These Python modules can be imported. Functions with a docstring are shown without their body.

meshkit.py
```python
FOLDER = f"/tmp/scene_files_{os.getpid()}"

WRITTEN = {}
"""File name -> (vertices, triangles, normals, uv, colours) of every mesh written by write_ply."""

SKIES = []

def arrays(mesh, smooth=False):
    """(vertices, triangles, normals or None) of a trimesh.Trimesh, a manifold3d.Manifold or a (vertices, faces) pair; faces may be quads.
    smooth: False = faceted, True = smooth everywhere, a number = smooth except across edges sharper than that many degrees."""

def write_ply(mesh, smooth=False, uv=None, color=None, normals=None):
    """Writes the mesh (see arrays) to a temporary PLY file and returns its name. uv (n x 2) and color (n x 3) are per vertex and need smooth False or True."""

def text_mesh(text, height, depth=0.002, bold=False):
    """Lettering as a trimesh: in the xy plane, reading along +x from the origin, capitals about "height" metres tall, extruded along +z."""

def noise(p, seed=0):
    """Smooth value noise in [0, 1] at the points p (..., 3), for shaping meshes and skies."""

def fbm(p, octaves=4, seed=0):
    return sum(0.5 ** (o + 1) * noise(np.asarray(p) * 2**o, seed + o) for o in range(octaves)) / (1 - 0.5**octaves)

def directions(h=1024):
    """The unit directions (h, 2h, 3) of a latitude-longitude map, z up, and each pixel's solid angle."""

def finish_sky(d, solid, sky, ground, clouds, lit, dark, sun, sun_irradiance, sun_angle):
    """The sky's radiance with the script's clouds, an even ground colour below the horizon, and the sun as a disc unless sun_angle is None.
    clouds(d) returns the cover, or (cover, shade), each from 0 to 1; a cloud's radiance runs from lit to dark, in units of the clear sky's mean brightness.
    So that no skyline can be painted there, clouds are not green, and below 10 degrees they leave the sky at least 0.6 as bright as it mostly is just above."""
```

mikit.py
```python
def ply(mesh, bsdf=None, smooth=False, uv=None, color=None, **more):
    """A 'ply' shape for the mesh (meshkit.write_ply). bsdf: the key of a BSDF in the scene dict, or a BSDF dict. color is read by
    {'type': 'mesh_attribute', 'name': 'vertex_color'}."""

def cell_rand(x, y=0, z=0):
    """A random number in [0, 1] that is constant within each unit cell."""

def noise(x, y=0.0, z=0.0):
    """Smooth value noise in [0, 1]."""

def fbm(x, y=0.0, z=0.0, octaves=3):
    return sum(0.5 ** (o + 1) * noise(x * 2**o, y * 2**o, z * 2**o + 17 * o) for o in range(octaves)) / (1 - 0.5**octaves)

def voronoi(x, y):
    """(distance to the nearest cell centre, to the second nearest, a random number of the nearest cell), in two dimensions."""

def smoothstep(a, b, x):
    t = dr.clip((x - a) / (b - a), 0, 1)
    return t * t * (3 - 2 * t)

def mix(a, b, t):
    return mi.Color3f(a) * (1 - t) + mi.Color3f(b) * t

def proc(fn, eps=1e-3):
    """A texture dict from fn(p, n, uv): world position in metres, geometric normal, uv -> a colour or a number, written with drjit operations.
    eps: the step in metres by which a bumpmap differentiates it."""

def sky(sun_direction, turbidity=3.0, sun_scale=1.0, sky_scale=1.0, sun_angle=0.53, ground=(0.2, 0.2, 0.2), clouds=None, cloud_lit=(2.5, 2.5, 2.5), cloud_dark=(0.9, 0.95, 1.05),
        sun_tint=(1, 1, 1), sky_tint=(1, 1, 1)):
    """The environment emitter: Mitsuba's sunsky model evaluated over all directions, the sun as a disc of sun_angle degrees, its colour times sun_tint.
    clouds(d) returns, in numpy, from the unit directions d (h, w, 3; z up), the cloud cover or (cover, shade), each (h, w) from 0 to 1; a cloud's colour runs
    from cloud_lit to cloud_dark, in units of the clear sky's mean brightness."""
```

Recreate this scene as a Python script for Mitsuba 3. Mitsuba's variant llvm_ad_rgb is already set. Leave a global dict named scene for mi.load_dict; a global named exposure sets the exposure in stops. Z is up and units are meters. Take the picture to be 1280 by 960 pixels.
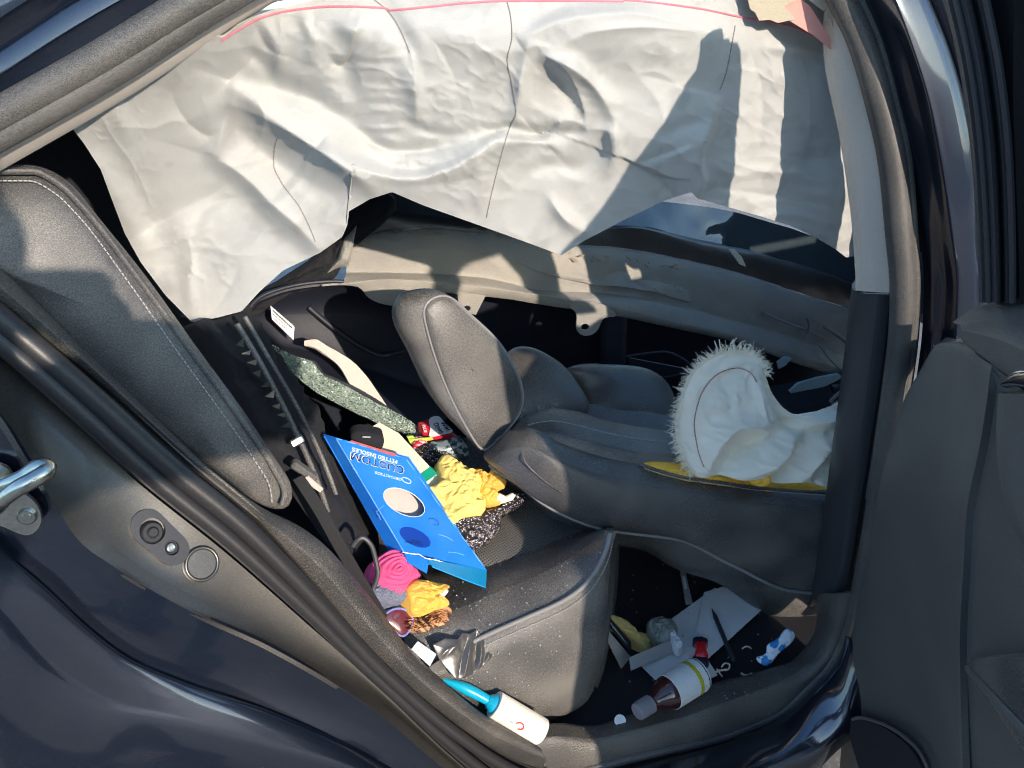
import math, random
import numpy as np, trimesh, drjit as dr, mitsuba as mi, mikit, meshkit
from scipy.interpolate import PchipInterpolator, CubicSpline
from shapely.geometry import Polygon
from mikit import noise, fbm, voronoi, smoothstep, mix, cell_rand

# ---------------------------------------------------------------- camera, daylight, exposure
CAM = np.array([0.0, -0.85, 1.42])
YAW, PITCH, ROLL, HFOV = [math.radians(a) for a in (13.0, 26.5, 4.5, 66.0)]
FWD = np.array([math.sin(YAW) * math.cos(PITCH), math.cos(YAW) * math.cos(PITCH), -math.sin(PITCH)])
_r = np.array([math.cos(YAW), -math.sin(YAW), 0.0]); _u = np.cross(_r, FWD)
RIGHT = math.cos(ROLL) * _r - math.sin(ROLL) * _u
UP = math.sin(ROLL) * _r + math.cos(ROLL) * _u
FPX = 640 / math.tan(HFOV / 2)
T = mi.ScalarTransform4f
SUN_AZ, SUN_EL = math.radians(18.0), math.radians(15.5)
SUN = np.array([math.sin(SUN_AZ) * math.cos(SUN_EL), -math.cos(SUN_AZ) * math.cos(SUN_EL), math.sin(SUN_EL)])
exposure = 2.85
scene = {
    'camera': {'type': 'perspective', 'fov': 66.0, 'fov_axis': 'x', 'near_clip': 0.01, 'far_clip': 400.0,
               'to_world': T().look_at(origin=CAM.tolist(), target=(CAM + FWD).tolist(), up=UP.tolist())},
    'sky': mikit.sky(SUN.tolist(), turbidity=3, sun_scale=0.92, sky_scale=2.05, sun_angle=0.6, sun_tint=(0.80, 0.97, 1.62), sky_tint=(0.88, 1.0, 1.16), ground=(0.22, 0.2, 0.17)),
}
labels = {}
RNG = random.Random(7)

# ---------------------------------------------------------------- helpers
def add(key, mesh, mat, smooth=35, label=None, cat=None, group=None, kind=None, uv=None):
    if key in scene:
        n = 1
        while f'{key}_{n:03d}' in scene: n += 1
        key = f'{key}_{n:03d}'
    scene[key] = mikit.ply(mesh, mat, smooth=smooth, uv=uv)
    tag(key, label, cat, group, kind)
    return key

def tag(key, label=None, cat=None, group=None, kind=None):
    d = {k: v for k, v in (('label', label), ('category', cat), ('group', group), ('kind', kind)) if v}
    if d: labels[key] = d

def at(px, py, y):
    """The point of the vertical plane Y = y that the photograph shows at this place."""
    d = FWD + RIGHT * (px - 640) / FPX - UP * (py - 480) / FPX
    return CAM + d * (y - CAM[1]) / d[1]

def atz(px, py, z):
    d = FWD + RIGHT * (px - 640) / FPX - UP * (py - 480) / FPX
    return CAM + d * (z - CAM[2]) / d[2]

class Plane:
    """A plane through three points; on(px, py) gives its point there, n faces the camera."""
    def __init__(s, a, b, c):
        s.o = np.asarray(a, float); n = np.cross(np.asarray(b) - s.o, np.asarray(c) - s.o); n /= np.linalg.norm(n)
        s.n = n if n @ (CAM - s.o) > 0 else -n
        s.x = np.cross([0, 0, 1.0], s.n) if abs(s.n[2]) < .95 else np.array([1.0, 0, 0]) - s.n * s.n[0]
        s.x /= np.linalg.norm(s.x); s.y = np.cross(s.n, s.x)
    def on(s, px, py, lift=0.0):
        d = FWD + RIGHT * (px - 640) / FPX - UP * (py - 480) / FPX
        return CAM + d * (((s.o + s.n * lift) - CAM) @ s.n) / (d @ s.n)
    def uv(s, p): return np.array([(p - s.o) @ s.x, (p - s.o) @ s.y])

def on_plane(pl, q, h):
    d = FWD + RIGHT * ((q[:, :1] - 640) / FPX) - UP * ((q[:, 1:2] - 480) / FPX)
    return CAM + d * ((((pl.o - CAM) @ pl.n) / (d @ pl.n))[:, None]) + pl.n * np.asarray(h)[:, None]
def YP(y): return Plane([0, y, 0], [1, y, 0], [0, y, 1])
def ZP(z): return Plane([0, 0, z], [1, 0, z], [0, 1, z])
def P3(pts): return np.array([at(*p) for p in pts])

def resample(p, n, smooth=True, closed=False):
    p = np.asarray(p, float)
    if closed: p = np.vstack([p, p[:1]])
    t = np.r_[0, np.cumsum(np.linalg.norm(np.diff(p, axis=0), axis=1) + 1e-9)]; t /= t[-1]
    q = np.linspace(0, 1, n, endpoint=not closed)
    if closed and smooth: return CubicSpline(t, p, bc_type='periodic')(q)
    if not smooth or len(p) < 3: return np.stack([np.interp(q, t, p[:, k]) for k in range(p.shape[1])], 1)
    return PchipInterpolator(t, p)(q)

def gridmesh(G):
    a, b = G.shape[:2]; i, j = np.meshgrid(np.arange(a - 1), np.arange(b - 1), indexing='ij')
    q = np.stack([i * b + j, (i + 1) * b + j, (i + 1) * b + j + 1, i * b + j + 1], -1).reshape(-1, 4)
    return G.reshape(-1, 3), np.vstack([q[:, [0, 1, 2]], q[:, [0, 2, 3]]])

def vnormals(v, f):
    fn = np.cross(v[f[:, 1]] - v[f[:, 0]], v[f[:, 2]] - v[f[:, 0]]); n = np.zeros_like(v)
    for k in range(3): np.add.at(n, f[:, k], fn)
    return n / np.maximum(np.linalg.norm(n, axis=1, keepdims=True), 1e-12)

def solid(v, f, t, direction=None):
    """Closes an open sheet into a body of thickness t, away from the camera (or along direction)."""
    n = vnormals(v, f)
    if direction is None:
        s = np.sign(((v - CAM) * n).sum(1).mean()) or 1
        off = n * s * t
    else: off = np.asarray(direction, float)[None] * t
    m = trimesh.Trimesh(v, f, process=False)
    e = np.sort(m.edges, axis=1); _, idx, cnt = np.unique(e, axis=0, return_index=True, return_counts=True)
    be = m.edges[idx[cnt == 1]]; N = len(v)
    side = np.vstack([np.stack([be[:, 1], be[:, 0], be[:, 0] + N], 1), np.stack([be[:, 1], be[:, 0] + N, be[:, 1] + N], 1)])
    return np.vstack([v, v + off]), np.vstack([f, f[:, ::-1] + N, side])

def loft(rails, nu=60, nv=8, thick=0.0, smooth_v=True, direction=None):
    R = np.array([resample(r if isinstance(r, np.ndarray) else P3(r), nu) for r in rails])            # rails x nu x 3
    d = np.linalg.norm(np.diff(R, axis=0), axis=2).mean(1) + 1e-6; t = np.r_[0, np.cumsum(d)]; t /= t[-1]
    q = np.unique(np.r_[np.linspace(0, 1, nv * (len(rails) - 1) + 1), t])
    G = PchipInterpolator(t, R, axis=0)(q) if smooth_v and len(rails) > 2 else np.array([[np.interp(q, t, R[:, i, k]) for k in range(3)] for i in range(nu)]).transpose(2, 0, 1)
    v, f = gridmesh(G)
    return solid(v, f, thick, direction) if thick else (v, f)

def tube(pts, r, sides=10, n=None, closed=False):
    """A round bar along 3-D points; r may vary along it; ends capped."""
    p = np.asarray(pts, float)
    if n: p = resample(p, n, closed=closed)
    r = np.broadcast_to(np.asarray(r, float), (len(p),)) if np.ndim(r) == 0 or len(np.atleast_1d(r)) == len(p) else np.interp(np.linspace(0, 1, len(p)), np.linspace(0, 1, len(r)), r)
    t = np.gradient(p, axis=0); t /= np.linalg.norm(t, axis=1, keepdims=True) + 1e-12
    a = np.cross(t[0], [0, 0, 1.0]) if abs(t[0][2]) < .9 else np.cross(t[0], [1.0, 0, 0])
    V = []
    ang = np.arange(sides) * 2 * np.pi / sides
    for i in range(len(p)):
        a = a - t[i] * (a @ t[i]); a /= np.linalg.norm(a); b = np.cross(t[i], a)
        V.append(p[i] + r[i] * (np.cos(ang)[:, None] * a + np.sin(ang)[:, None] * b))
    V = np.array(V); m = len(p)
    i, j = np.meshgrid(np.arange(m if closed else m - 1), np.arange(sides), indexing='ij'); k = (i + 1) % m
    q = np.stack([i * sides + j, i * sides + (j + 1) % sides, k * sides + (j + 1) % sides, k * sides + j], -1).reshape(-1, 4)
    f = np.vstack([q[:, [0, 1, 2]], q[:, [0, 2, 3]]]); v = V.reshape(-1, 3)
    if not closed:
        v = np.vstack([v, p[:1], p[-1:]]); jj = np.arange(sides)
        f = np.vstack([f, np.stack([(jj + 1) % sides, jj, jj * 0 + len(v) - 2], 1), np.stack([(m - 1) * sides + jj, (m - 1) * sides + (jj + 1) % sides, jj * 0 + len(v) - 1], 1)])
    return v, f

def ptube(pts, r, **k): return tube(resample(P3(pts), k.pop('n', 60)), r, **k)

def cat(*ms):
    V, F, n = [], [], 0
    for m in ms:
        v, f = (m.vertices, m.faces) if hasattr(m, 'vertices') else m
        V.append(np.asarray(v)); F.append(np.asarray(f) + n); n += len(v)
    return np.vstack(V), np.vstack(F)

def plate(poly, pl, t, lift=0.0, round_=True, holes=(), n=None):
    """A flat piece of thickness t lying on the plane pl (its underside lifted by lift), outline traced."""
    def ring(p):
        q = np.array([pl.uv(pl.on(*c)) for c in p])
        return resample(q, n, closed=True) if n else q
    g = Polygon(ring(poly), [ring(h) for h in holes]).buffer(0)
    g = max(getattr(g, 'geoms', [g]), key=lambda a: a.area)
    m = trimesh.creation.extrude_polygon(g, t, engine='earcut')
    v = pl.o + m.vertices[:, :1] * pl.x + m.vertices[:, 1:2] * pl.y + (m.vertices[:, 2:3] + lift) * pl.n
    return v, np.array(m.faces)

def pillow(outline, pl, bulge, edge=0.0, back=0.02, rings=14, n=96, p=2.4, center=None, disp=None, lift=0.0, smooth=True):
    """A cushion on the plane pl: traced outline, bulging towards the viewer by bulge, closed behind."""
    o = resample(np.array(outline, float), n, smooth=smooth, closed=True)
    c = np.array(center if center is not None else o.mean(0), float)
    rr = np.r_[0.0, np.linspace(0.06, 1, rings)]
    rr = 1 - (1 - rr) ** 1.5
    def onv(q, h): return on_plane(pl, q, h)
    V = []
    for r in rr:
        q = c + (o - c) * r
        h = lift + edge + bulge * (1 - r ** p) ** 0.55 + (disp(q[:, 0], q[:, 1], r) if disp else 0) + 0 * q[:, 0]
        V.append(onv(q, h))
    V.append(onv(o, lift - back + 0 * o[:, 0])); V = np.vstack(V)
    m = len(rr) + 1
    G = np.array(V).reshape(m, n, 3); G = np.concatenate([G, G[:, :1]], 1)
    v, f = gridmesh(G)
    return v, f

def boxm(c, size, x=(1, 0, 0), y=(0, 1, 0), bev=0.0):
    x = np.asarray(x, float); x /= np.linalg.norm(x); y = np.asarray(y, float); y -= x * (x @ y); y /= np.linalg.norm(y); z = np.cross(x, y)
    s = np.asarray(size, float) / 2
    if bev:
        import manifold3d as m3
        b = m3.Manifold.cube(list(2 * (s - bev)), True)
        pts = []
        for sx in (-1, 1):
            for sy in (-1, 1):
                for sz in (-1, 1):
                    k = np.array([sx, sy, sz]) * (s - bev)
                    for d in ((bev, 0, 0), (0, bev, 0), (0, 0, bev)): pts.append(k + np.array(d) * [sx, sy, sz])
        h = trimesh.convex.convex_hull(np.array(pts)); v, f = np.array(h.vertices), np.array(h.faces)
    else:
        h = trimesh.creation.box(2 * s); v, f = np.array(h.vertices), np.array(h.faces)
    return np.asarray(c) + v[:, :1] * x + v[:, 1:2] * y + v[:, 2:3] * z, f

def cyl(p0, p1, r0, r1=None, sides=32, bev=0.0):
    r1 = r0 if r1 is None else r1; p0, p1 = np.asarray(p0, float), np.asarray(p1, float)
    if bev:
        d = (p1 - p0) / np.linalg.norm(p1 - p0)
        return tube([p0, p0 + d * 1e-5, p0 + d * bev, p1 - d * bev, p1 - d * 1e-5, p1], [r0 * .5, r0 - bev, r0, r1, r1 - bev, r1 * .5], sides)
    return tube([p0, p0 + (p1 - p0) * 1e-4, p1 - (p1 - p0) * 1e-4, p1], [r0, r0, r1, r1], sides)

def lettering(text, o, xd, yd, height, depth=0.0006, bold=False, width=None, center=False):
    m = meshkit.text_mesh(text, height, depth, bold); v = np.array(m.vertices)
    if width: v[:, 0] *= width / v[:, 0].max()
    if center: v[:, 0] -= v[:, 0].max() / 2
    x = np.asarray(xd, float); x /= np.linalg.norm(x); y = np.asarray(yd, float); y -= x * (x @ y); y /= np.linalg.norm(y); z = np.cross(x, y)
    return np.asarray(o) + v[:, :1] * x + v[:, 1:2] * y + v[:, 2:3] * z, np.array(m.faces)

# ---------------------------------------------------------------- materials
def mat(key, base, rough=0.5, metallic=0.0, spec=0.5, coat=0.0, coatg=0.9, sheen=0.0, bump=None, bump_scale=1.0, eps=1e-3, **more):
    col = {'type': 'rgb', 'value': list(base)} if isinstance(base, (tuple, list)) else mikit.proc(base)
    b = {'type': 'principled', 'base_color': col, 'roughness': mikit.proc(rough) if callable(rough) else rough, 'metallic': metallic, 'specular': spec}
    if coat: b.update(clearcoat=coat, clearcoat_gloss=coatg)
    if sheen: b.update(sheen=sheen)
    b.update(more)
    if bump: b = {'type': 'bumpmap', 'arbitrary': mikit.proc(bump, eps), 'scale': bump_scale, 'bsdf': b}
    scene[key] = {'type': 'twosided', 'bsdf': b}
    return key

def dusty(a, b, k=420.0, amt=0.35, fine=1500.0, thr=0.55):
    """Colour a with specks and patches of dust b (grains with an outline of their own)."""
    def fn(p, n, uv):
        s = smoothstep(thr, thr + 0.2, noise(p.x * fine, p.y * fine, p.z * fine) * 0.6 + fbm(p.x * 9, p.y * 9, p.z * 9) * 0.55)
        g = noise(p.x * k, p.y * k, p.z * k)
        return mix(a, b, dr.clip(s * amt + (g - .5) * .12, 0, 1))
    return fn

def grain(a, var=0.25, k=700.0):
    def fn(p, n, uv):
        return mi.Color3f(a) * (1 - var / 2 + var * fbm(p.x * k, p.y * k, p.z * k, octaves=2))
    return fn

def leather_bump(p, n, uv): return fbm(p.x * 520, p.y * 520, p.z * 520, octaves=2)

scene['paint'] = {'type': 'twosided', 'bsdf': {'type': 'blendbsdf', 'weight': 0.42,
    'a': {'type': 'principled', 'base_color': mikit.proc(dusty((.004, .008, .019), (.20, .19, .17), amt=.10, thr=.70, fine=1300, k=900)), 'roughness': .06, 'specular': 1.0, 'clearcoat': 1.0, 'clearcoat_gloss': 1.0},
    'b': {'type': 'principled', 'base_color': mikit.proc(grain((.085, .098, .13), .12, 1400)), 'roughness': .19, 'metallic': 1.0}}}
mat('paint_jamb', dusty((.13, .126, .12), (.40, .37, .32), amt=.22, thr=.54), rough=.42, metallic=.9, spec=.6, coat=.6, coatg=.95)
mat('rubber', grain((.022, .022, .024), .35), rough=.42, spec=.45)
mat('rubber_grey', dusty((.045, .045, .045), (.22, .21, .19), amt=.35, thr=.5), rough=.5)
mat('black_plastic', grain((.034, .036, .042), .4, 900), rough=.45, spec=.5)
mat('grained_plastic', dusty((.085, .083, .080), (.22, .2, .17), amt=.25, thr=.58), rough=.48, bump=leather_bump, bump_scale=.0012)
mat('sill_plastic', dusty((.032, .032, .034), (.24, .22, .18), amt=.42, thr=.52), rough=.45, bump=leather_bump, bump_scale=.0012)
mat('beige_trim', grain((.5, .46, .41), .12, 500), rough=.7)
mat('leather', dusty((.034, .034, .037), (.40, .38, .33), amt=.38, thr=.52, fine=1500, k=900), rough=.48, spec=.6, bump=leather_bump, bump_scale=.0003)
mat('thread', (.38, .38, .37), rough=.7)
mat('piping', (.2, .2, .2), rough=.5)
def airbag_col(p, n, uv):
    d = fbm(p.x * 22, p.y * 22, p.z * 22); g = noise(p.x * 900, p.y * 900, p.z * 900)
    return mi.Color3f(.39, .40, .39) * (.95 + .09 * g) * (1 - .14 * smoothstep(.58, .72, d))
def weave(p, n, uv): return .5 + .25 * (dr.sin(p.x * 3600) + dr.sin(p.z * 3600))
mat('airbag', airbag_col, rough=.8, spec=.25, sheen=.2)
mat('airbag_seam', (.22, .2, .19), rough=.8)
mat('pink_seam', (.58, .17, .22), rough=.7)
mat('seat_airbag', grain((.86, .80, .67), .10, 900), rough=.85, sheen=.3)
mat('foam', grain((.93, .54, .07), .3, 300), rough=.95)
mat('dark_cloth', grain((.012, .013, .017), .6, 900), rough=.95)
mat('carpet', grain((.014, .014, .018), .9, 700), rough=1.0)
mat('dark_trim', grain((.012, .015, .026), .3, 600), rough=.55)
mat('navy_glossy', (.028, .042, .05), rough=.05, spec=1.0, coat=1.0, coatg=1.0)
mat('far_trim', dusty((.23, .228, .215), (.40, .36, .28), amt=.45, thr=.48), rough=.6)
mat('metal', grain((.62, .6, .52), .3, 260), rough=.28, metallic=1.0)
mat('chrome', (.75, .75, .76), rough=.12, metallic=1.0)
mat('white_paper', grain((.72, .72, .74), .04, 200), rough=.8)
mat('card', grain((.74, .66, .52), .06, 300), rough=.75)
mat('asphalt', dusty((.16, .15, .14), (.34, .32, .28), k=60, amt=.5, fine=180), rough=.95)
mat('box_white', (.72, .74, .78), rough=.6)
mat('privacy_glass', (.006, .016, .03), rough=.05, spec=.6, coat=1.0, coatg=1.0)
# ---------------------------------------------------------------- ground
GZ = -0.02
def ground_mesh():
    xs = np.r_[-150, -60, -25, np.linspace(-10, 10, 41), 25, 60, 150]; X, Y = np.meshgrid(xs, xs, indexing='ij')
    Z = GZ + .02 * (meshkit.fbm(np.stack([X * .6, Y * .6, X * 0], -1)) - .5)
    return gridmesh(np.stack([X, Y, Z], -1))
add('ground', ground_mesh(), 'asphalt', smooth=True, label='grey sunlit gravelly lot that the wrecked car stands on', kind='structure')

# ---------------------------------------------------------------- the car's shell
tag('car', 'wrecked dark navy car with its rear door open and far side crushed in', 'car')
C = 'car__'
# roof rail: painted bands, each rail (px, py, depth)
RAILX = [(420, -62), (560, -118), (760, -150), (960, -120), (1100, -60)]
def rail(a, b, dy, y, far):
    """A line of the roof rail through a (left edge) and b (top edge), going on above the frame."""
    s = (b[1] - a[1]) / (b[0] - a[0]); x0 = -140
    pts = [(x0, a[1] + s * (x0 - a[0]) * .92, y - .03), (a[0], a[1], y)]
    pts += [((a[0] + b[0]) / 2, (a[1] + b[1]) / 2 + dy, y), (b[0], b[1], y)]
    pts += [(x, yy - far, y) for x, yy in RAILX]
    return pts
r0 = rail((0, -60), (-90, 0), 0, .115, 170); r0[1:4] = [(0, -52, .102), (60, -88, .102), (120, -122, .102)]
r1 = rail((0, 22), (34, 0), 0, .088, 118); r1b = [(x, y + 3, Y + .002) for x, y, Y in r1]
r2 = rail((0, 60), (92, 0), 0, .104, 96); r2b = [(x, y + 3, Y - .004) for x, y, Y in r2]
r3 = rail((0, 93), (150, 0), -2, .095, 70); r3b = [(x, y + 3, Y + .002) for x, y, Y in r3]
r4 = rail((0, 128), (226, 0), -2, .104, 42)
add(C + 'roof_rail', loft([r0, r1, r1b, r2, r2b, r3, r3b, r4], 90, 4, .012), 'paint', label='dark navy painted roof rail curving down towards the rear')
r5 = rail((0, 186), (302, 0), 6, .112, 6)
def tub(px, r, y=None, n=90, sides=12): return tube(resample(P3(px), n), r, sides)
s1 = [(x, y - 0, Y) for x, y, Y in rail((0, 143), (246, 0), 3, .094, 30)]
s2 = [(x, y - 0, Y) for x, y, Y in rail((0, 171), (283, 0), 5, .098, 14)]
r45 = [(x, y + 10, Y + .02) for x, y, Y in r4]; r5b = [(x, y - 2, Y + .02) for x, y, Y in r5]
add(C + 'roof_seal', cat(tub(s1, .0165), tub(s2, .0135), loft([r45, r5b], 90, 3, .006)), 'rubber_grey', label='dusty grey rubber door seal along the roof rail')
r6 = rail((0, 200), (326, 0), 6, .128, -6); r7 = [(x, y + 8, Y + .03) for x, y, Y in rail((0, 206), (334, 0), 6, .128, -12)]
add(C + 'headliner_edge', loft([[(x, y + 3, Y + .004) for x, y, Y in r5], r6, r7], 90, 3, .006), 'beige_trim', label='thin beige headliner edge inside the roof seal')

# rear jamb, wheel arch and quarter panel (rails run from upper left to lower right)
L3 = [(-120, 352, .085), (0, 446, .08), (94, 531, .07), (165, 597, .065), (281, 690, .06), (375, 772, .055), (480, 866, .05), (560, 942, .045), (640, 1010, .045)]
L4 = [(-120, 408, .03), (0, 504, .022), (41, 559, .018), (75, 600, .015), (120, 660, .012), (157, 697, .01), (225, 737, .012), (337, 797, .022), (480, 882, .035), (560, 950, .035), (640, 1016, .04)]
L5 = [(-120, 420, .005), (0, 520, -.003), (36, 578, -.006), (62, 620, -.008), (95, 672, -.008), (150, 713, -.008), (225, 757, -.006), (337, 808, .004), (470, 890, .016), (550, 958, .02), (630, 1024, .025)]
L5b = [(-120, 470, -.002), (0, 575, -.004), (30, 640, -.004), (60, 690, -.004), (105, 726, -.004), (160, 760, -.002), (235, 795, .0), (345, 842, .008), (460, 908, .012), (540, 968, .015), (620, 1034, .02)]
L6a = [(-120, 560, -.006), (0, 686, -.008), (52, 730, -.008), (112, 786, -.008), (157, 820, -.008), (225, 850, -.006), (337, 888, -.004), (450, 938, -.004), (530, 985, .0), (610, 1042, .005)]
add(C + 'door_jamb', loft([L3, L4, L5], 100, 8, .006), 'paint_jamb', label='dusty grey painted ledge of the rear door jamb')
add(C + 'jamb_channel', loft([[(x, y + .5, Y) for x, y, Y in L5], L5b, L6a], 100, 10, .006), 'paint', label='glossy navy hollow of the rear door jamb')
L6 = [(x, y + 4, Y - .016) for x, y, Y in L6a]
L7 = [(-120, 640, -.05), (0, 765, -.05), (60, 828, -.048), (131, 874, -.046), (225, 897, -.044), (337, 926, -.042), (450, 962, -.04), (530, 1003, -.036), (610, 1054, -.03)]
L7b = [(x, y + 10, Y - .004) for x, y, Y in L7]
L8 = [(-120, 760, -.085), (0, 893, -.082), (70, 960, -.08), (150, 1010, -.076), (240, 1030, -.072), (340, 1044, -.068), (450, 1062, -.06), (530, 1080, -.054), (610, 1100, -.05)]
L9 = [(-140, 960, -.11), (-40, 1090, -.11), (60, 1150, -.105), (150, 1180, -.10), (240, 1200, -.095), (340, 1215, -.09), (450, 1230, -.08), (530, 1240, -.075), (610, 1250, -.07)]
add(C + 'rear_quarter_panel', loft([L6a, L6, L7, L7b, L8, L9], 100, 8, .006), 'paint', label='shiny dark navy rear quarter panel with its flanged arch edge')

# interior kick trim and the rubber seal of the rear half of the opening
L1 = [(-100, 268, .15), (0, 336, .14), (90, 422, .13), (180, 508, .125), (270, 592, .12), (330, 636, .12), (368, 654, .12), (400, 676, .115), (440, 718, .11), (477, 765, .10), (511, 810, .09), (552, 850, .08), (605, 893, .07), (650, 918, .065), (676, 934, .06)]
L2 = [(-100, 292, .10), (0, 374, .095), (124, 477, .09), (240, 580, .085), (311, 638, .08), (352, 680, .075), (395, 728, .07), (430, 770, .065), (465, 812, .06), (500, 846, .055), (545, 884, .05), (590, 915, .045), (640, 944, .045), (684, 958, .045)]
def mid(a, b, t, y):
    A, B = resample(np.array(a), 30), resample(np.array(b), 30); M = A * (1 - t) + B * t; M[:, 2] += y
    return [tuple(p) for p in M]
add(C + 'kick_trim', loft([L1, mid(L1, L2, .15, -.018), mid(L1, L2, .6, -.018), L2, [(x - 3, y + 4, Y + .02) for x, y, Y in L2]], 110, 5, .006), 'sill_plastic', label='dusty dark grey trim strip beside the rear seat')
L2c = [(x - 12, y + 14, Y - .004) for x, y, Y in L2]; 
S1 = mid(L2, L3, .34, -.012); S2 = mid(L2, L3, .72, -.012)
add(C + 'jamb_seal', cat(tub(S1, np.array([.0145, .014, .0125, .010, .009])), tub(S2, np.array([.0135, .012, .0105, .0085, .008])), loft([mid(L2, L3, .1, .012), mid(L2, L3, .95, .004)], 100, 4, .004)), 'rubber', label='black rubber door seal along the rear jamb')

# sill plate, its seal, outer sill
SI = [(662, 921, .075), (678, 909, .08), (752, 907, .085), (785, 896, .09), (840, 879, .09), (900, 856, .09), (950, 841, .095), (987, 828, .10), (1010, 806, .105), (1022, 780, .11), (1026, 742, .115)]
SM = [(664, 928, .055), (680, 922, .055), (752, 922, .055), (800, 910, .055), (850, 897, .055), (900, 880, .055), (950, 862, .055), (990, 844, .06), (1020, 818, .065), (1033, 785, .07), (1040, 742, .075)]
SO = [(686, 966, .035), (700, 966, .035), (752, 957, .035), (800, 944, .035), (860, 934, .035), (931, 914, .035), (975, 892, .035), (1010, 860, .04), (1040, 817, .045), (1058, 769, .05), (1066, 740, .05)]
add(C + 'sill_plate', loft([[(x, y + 12, Y + .03) for x, y, Y in SI], SI, SM, SO, [(x, y + 5, Y + .015) for x, y, Y in SO]], 90, 6, .005), 'sill_plastic', label='dusty black plastic sill plate at the foot of the door opening')

# centre pillar: trims, seal, painted flange
M1 = [(1012, -60, .19), (1032, 0, .165), (1037, 60, .15), (1060, 180, .13), (1074, 290, .115), (1078, 364, .11)]
M2 = [(1030, -70, .15), (1040, 0, .13), (1060, 30, .12), (1082, 100, .11), (1101, 190, .09), (1109, 280, .08), (1112, 366, .075)]
add(C + 'pillar_upper_trim', loft([[(x - 3, y, Y + .05) for x, y, Y in M1], M1, M2], 60, 6, .006), 'beige_trim', label='pale beige upper trim of the centre pillar')
N1 = [(1079, 367, .118), (1066, 480, .118), (1050, 600, .118), (1038, 690, .118), (1028, 760, .118)]
N2 = [(1112, 368, .083), (1099, 480, .083), (1080, 600, .083), (1064, 700, .083), (1048, 772, .08)]
N0 = [(1075, 345, .21), (1058, 480, .21), (1040, 600, .21), (1026, 690, .21), (1012, 760, .21)]
add(C + 'pillar_lower_trim', loft([N0, N1, mid(N1, N2, .55, -.01), N2, [(x + 3, y, Y + .02) for x, y, Y in N2]], 60, 6, .006), 'black_plastic', label='black lower trim of the centre pillar')
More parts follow.
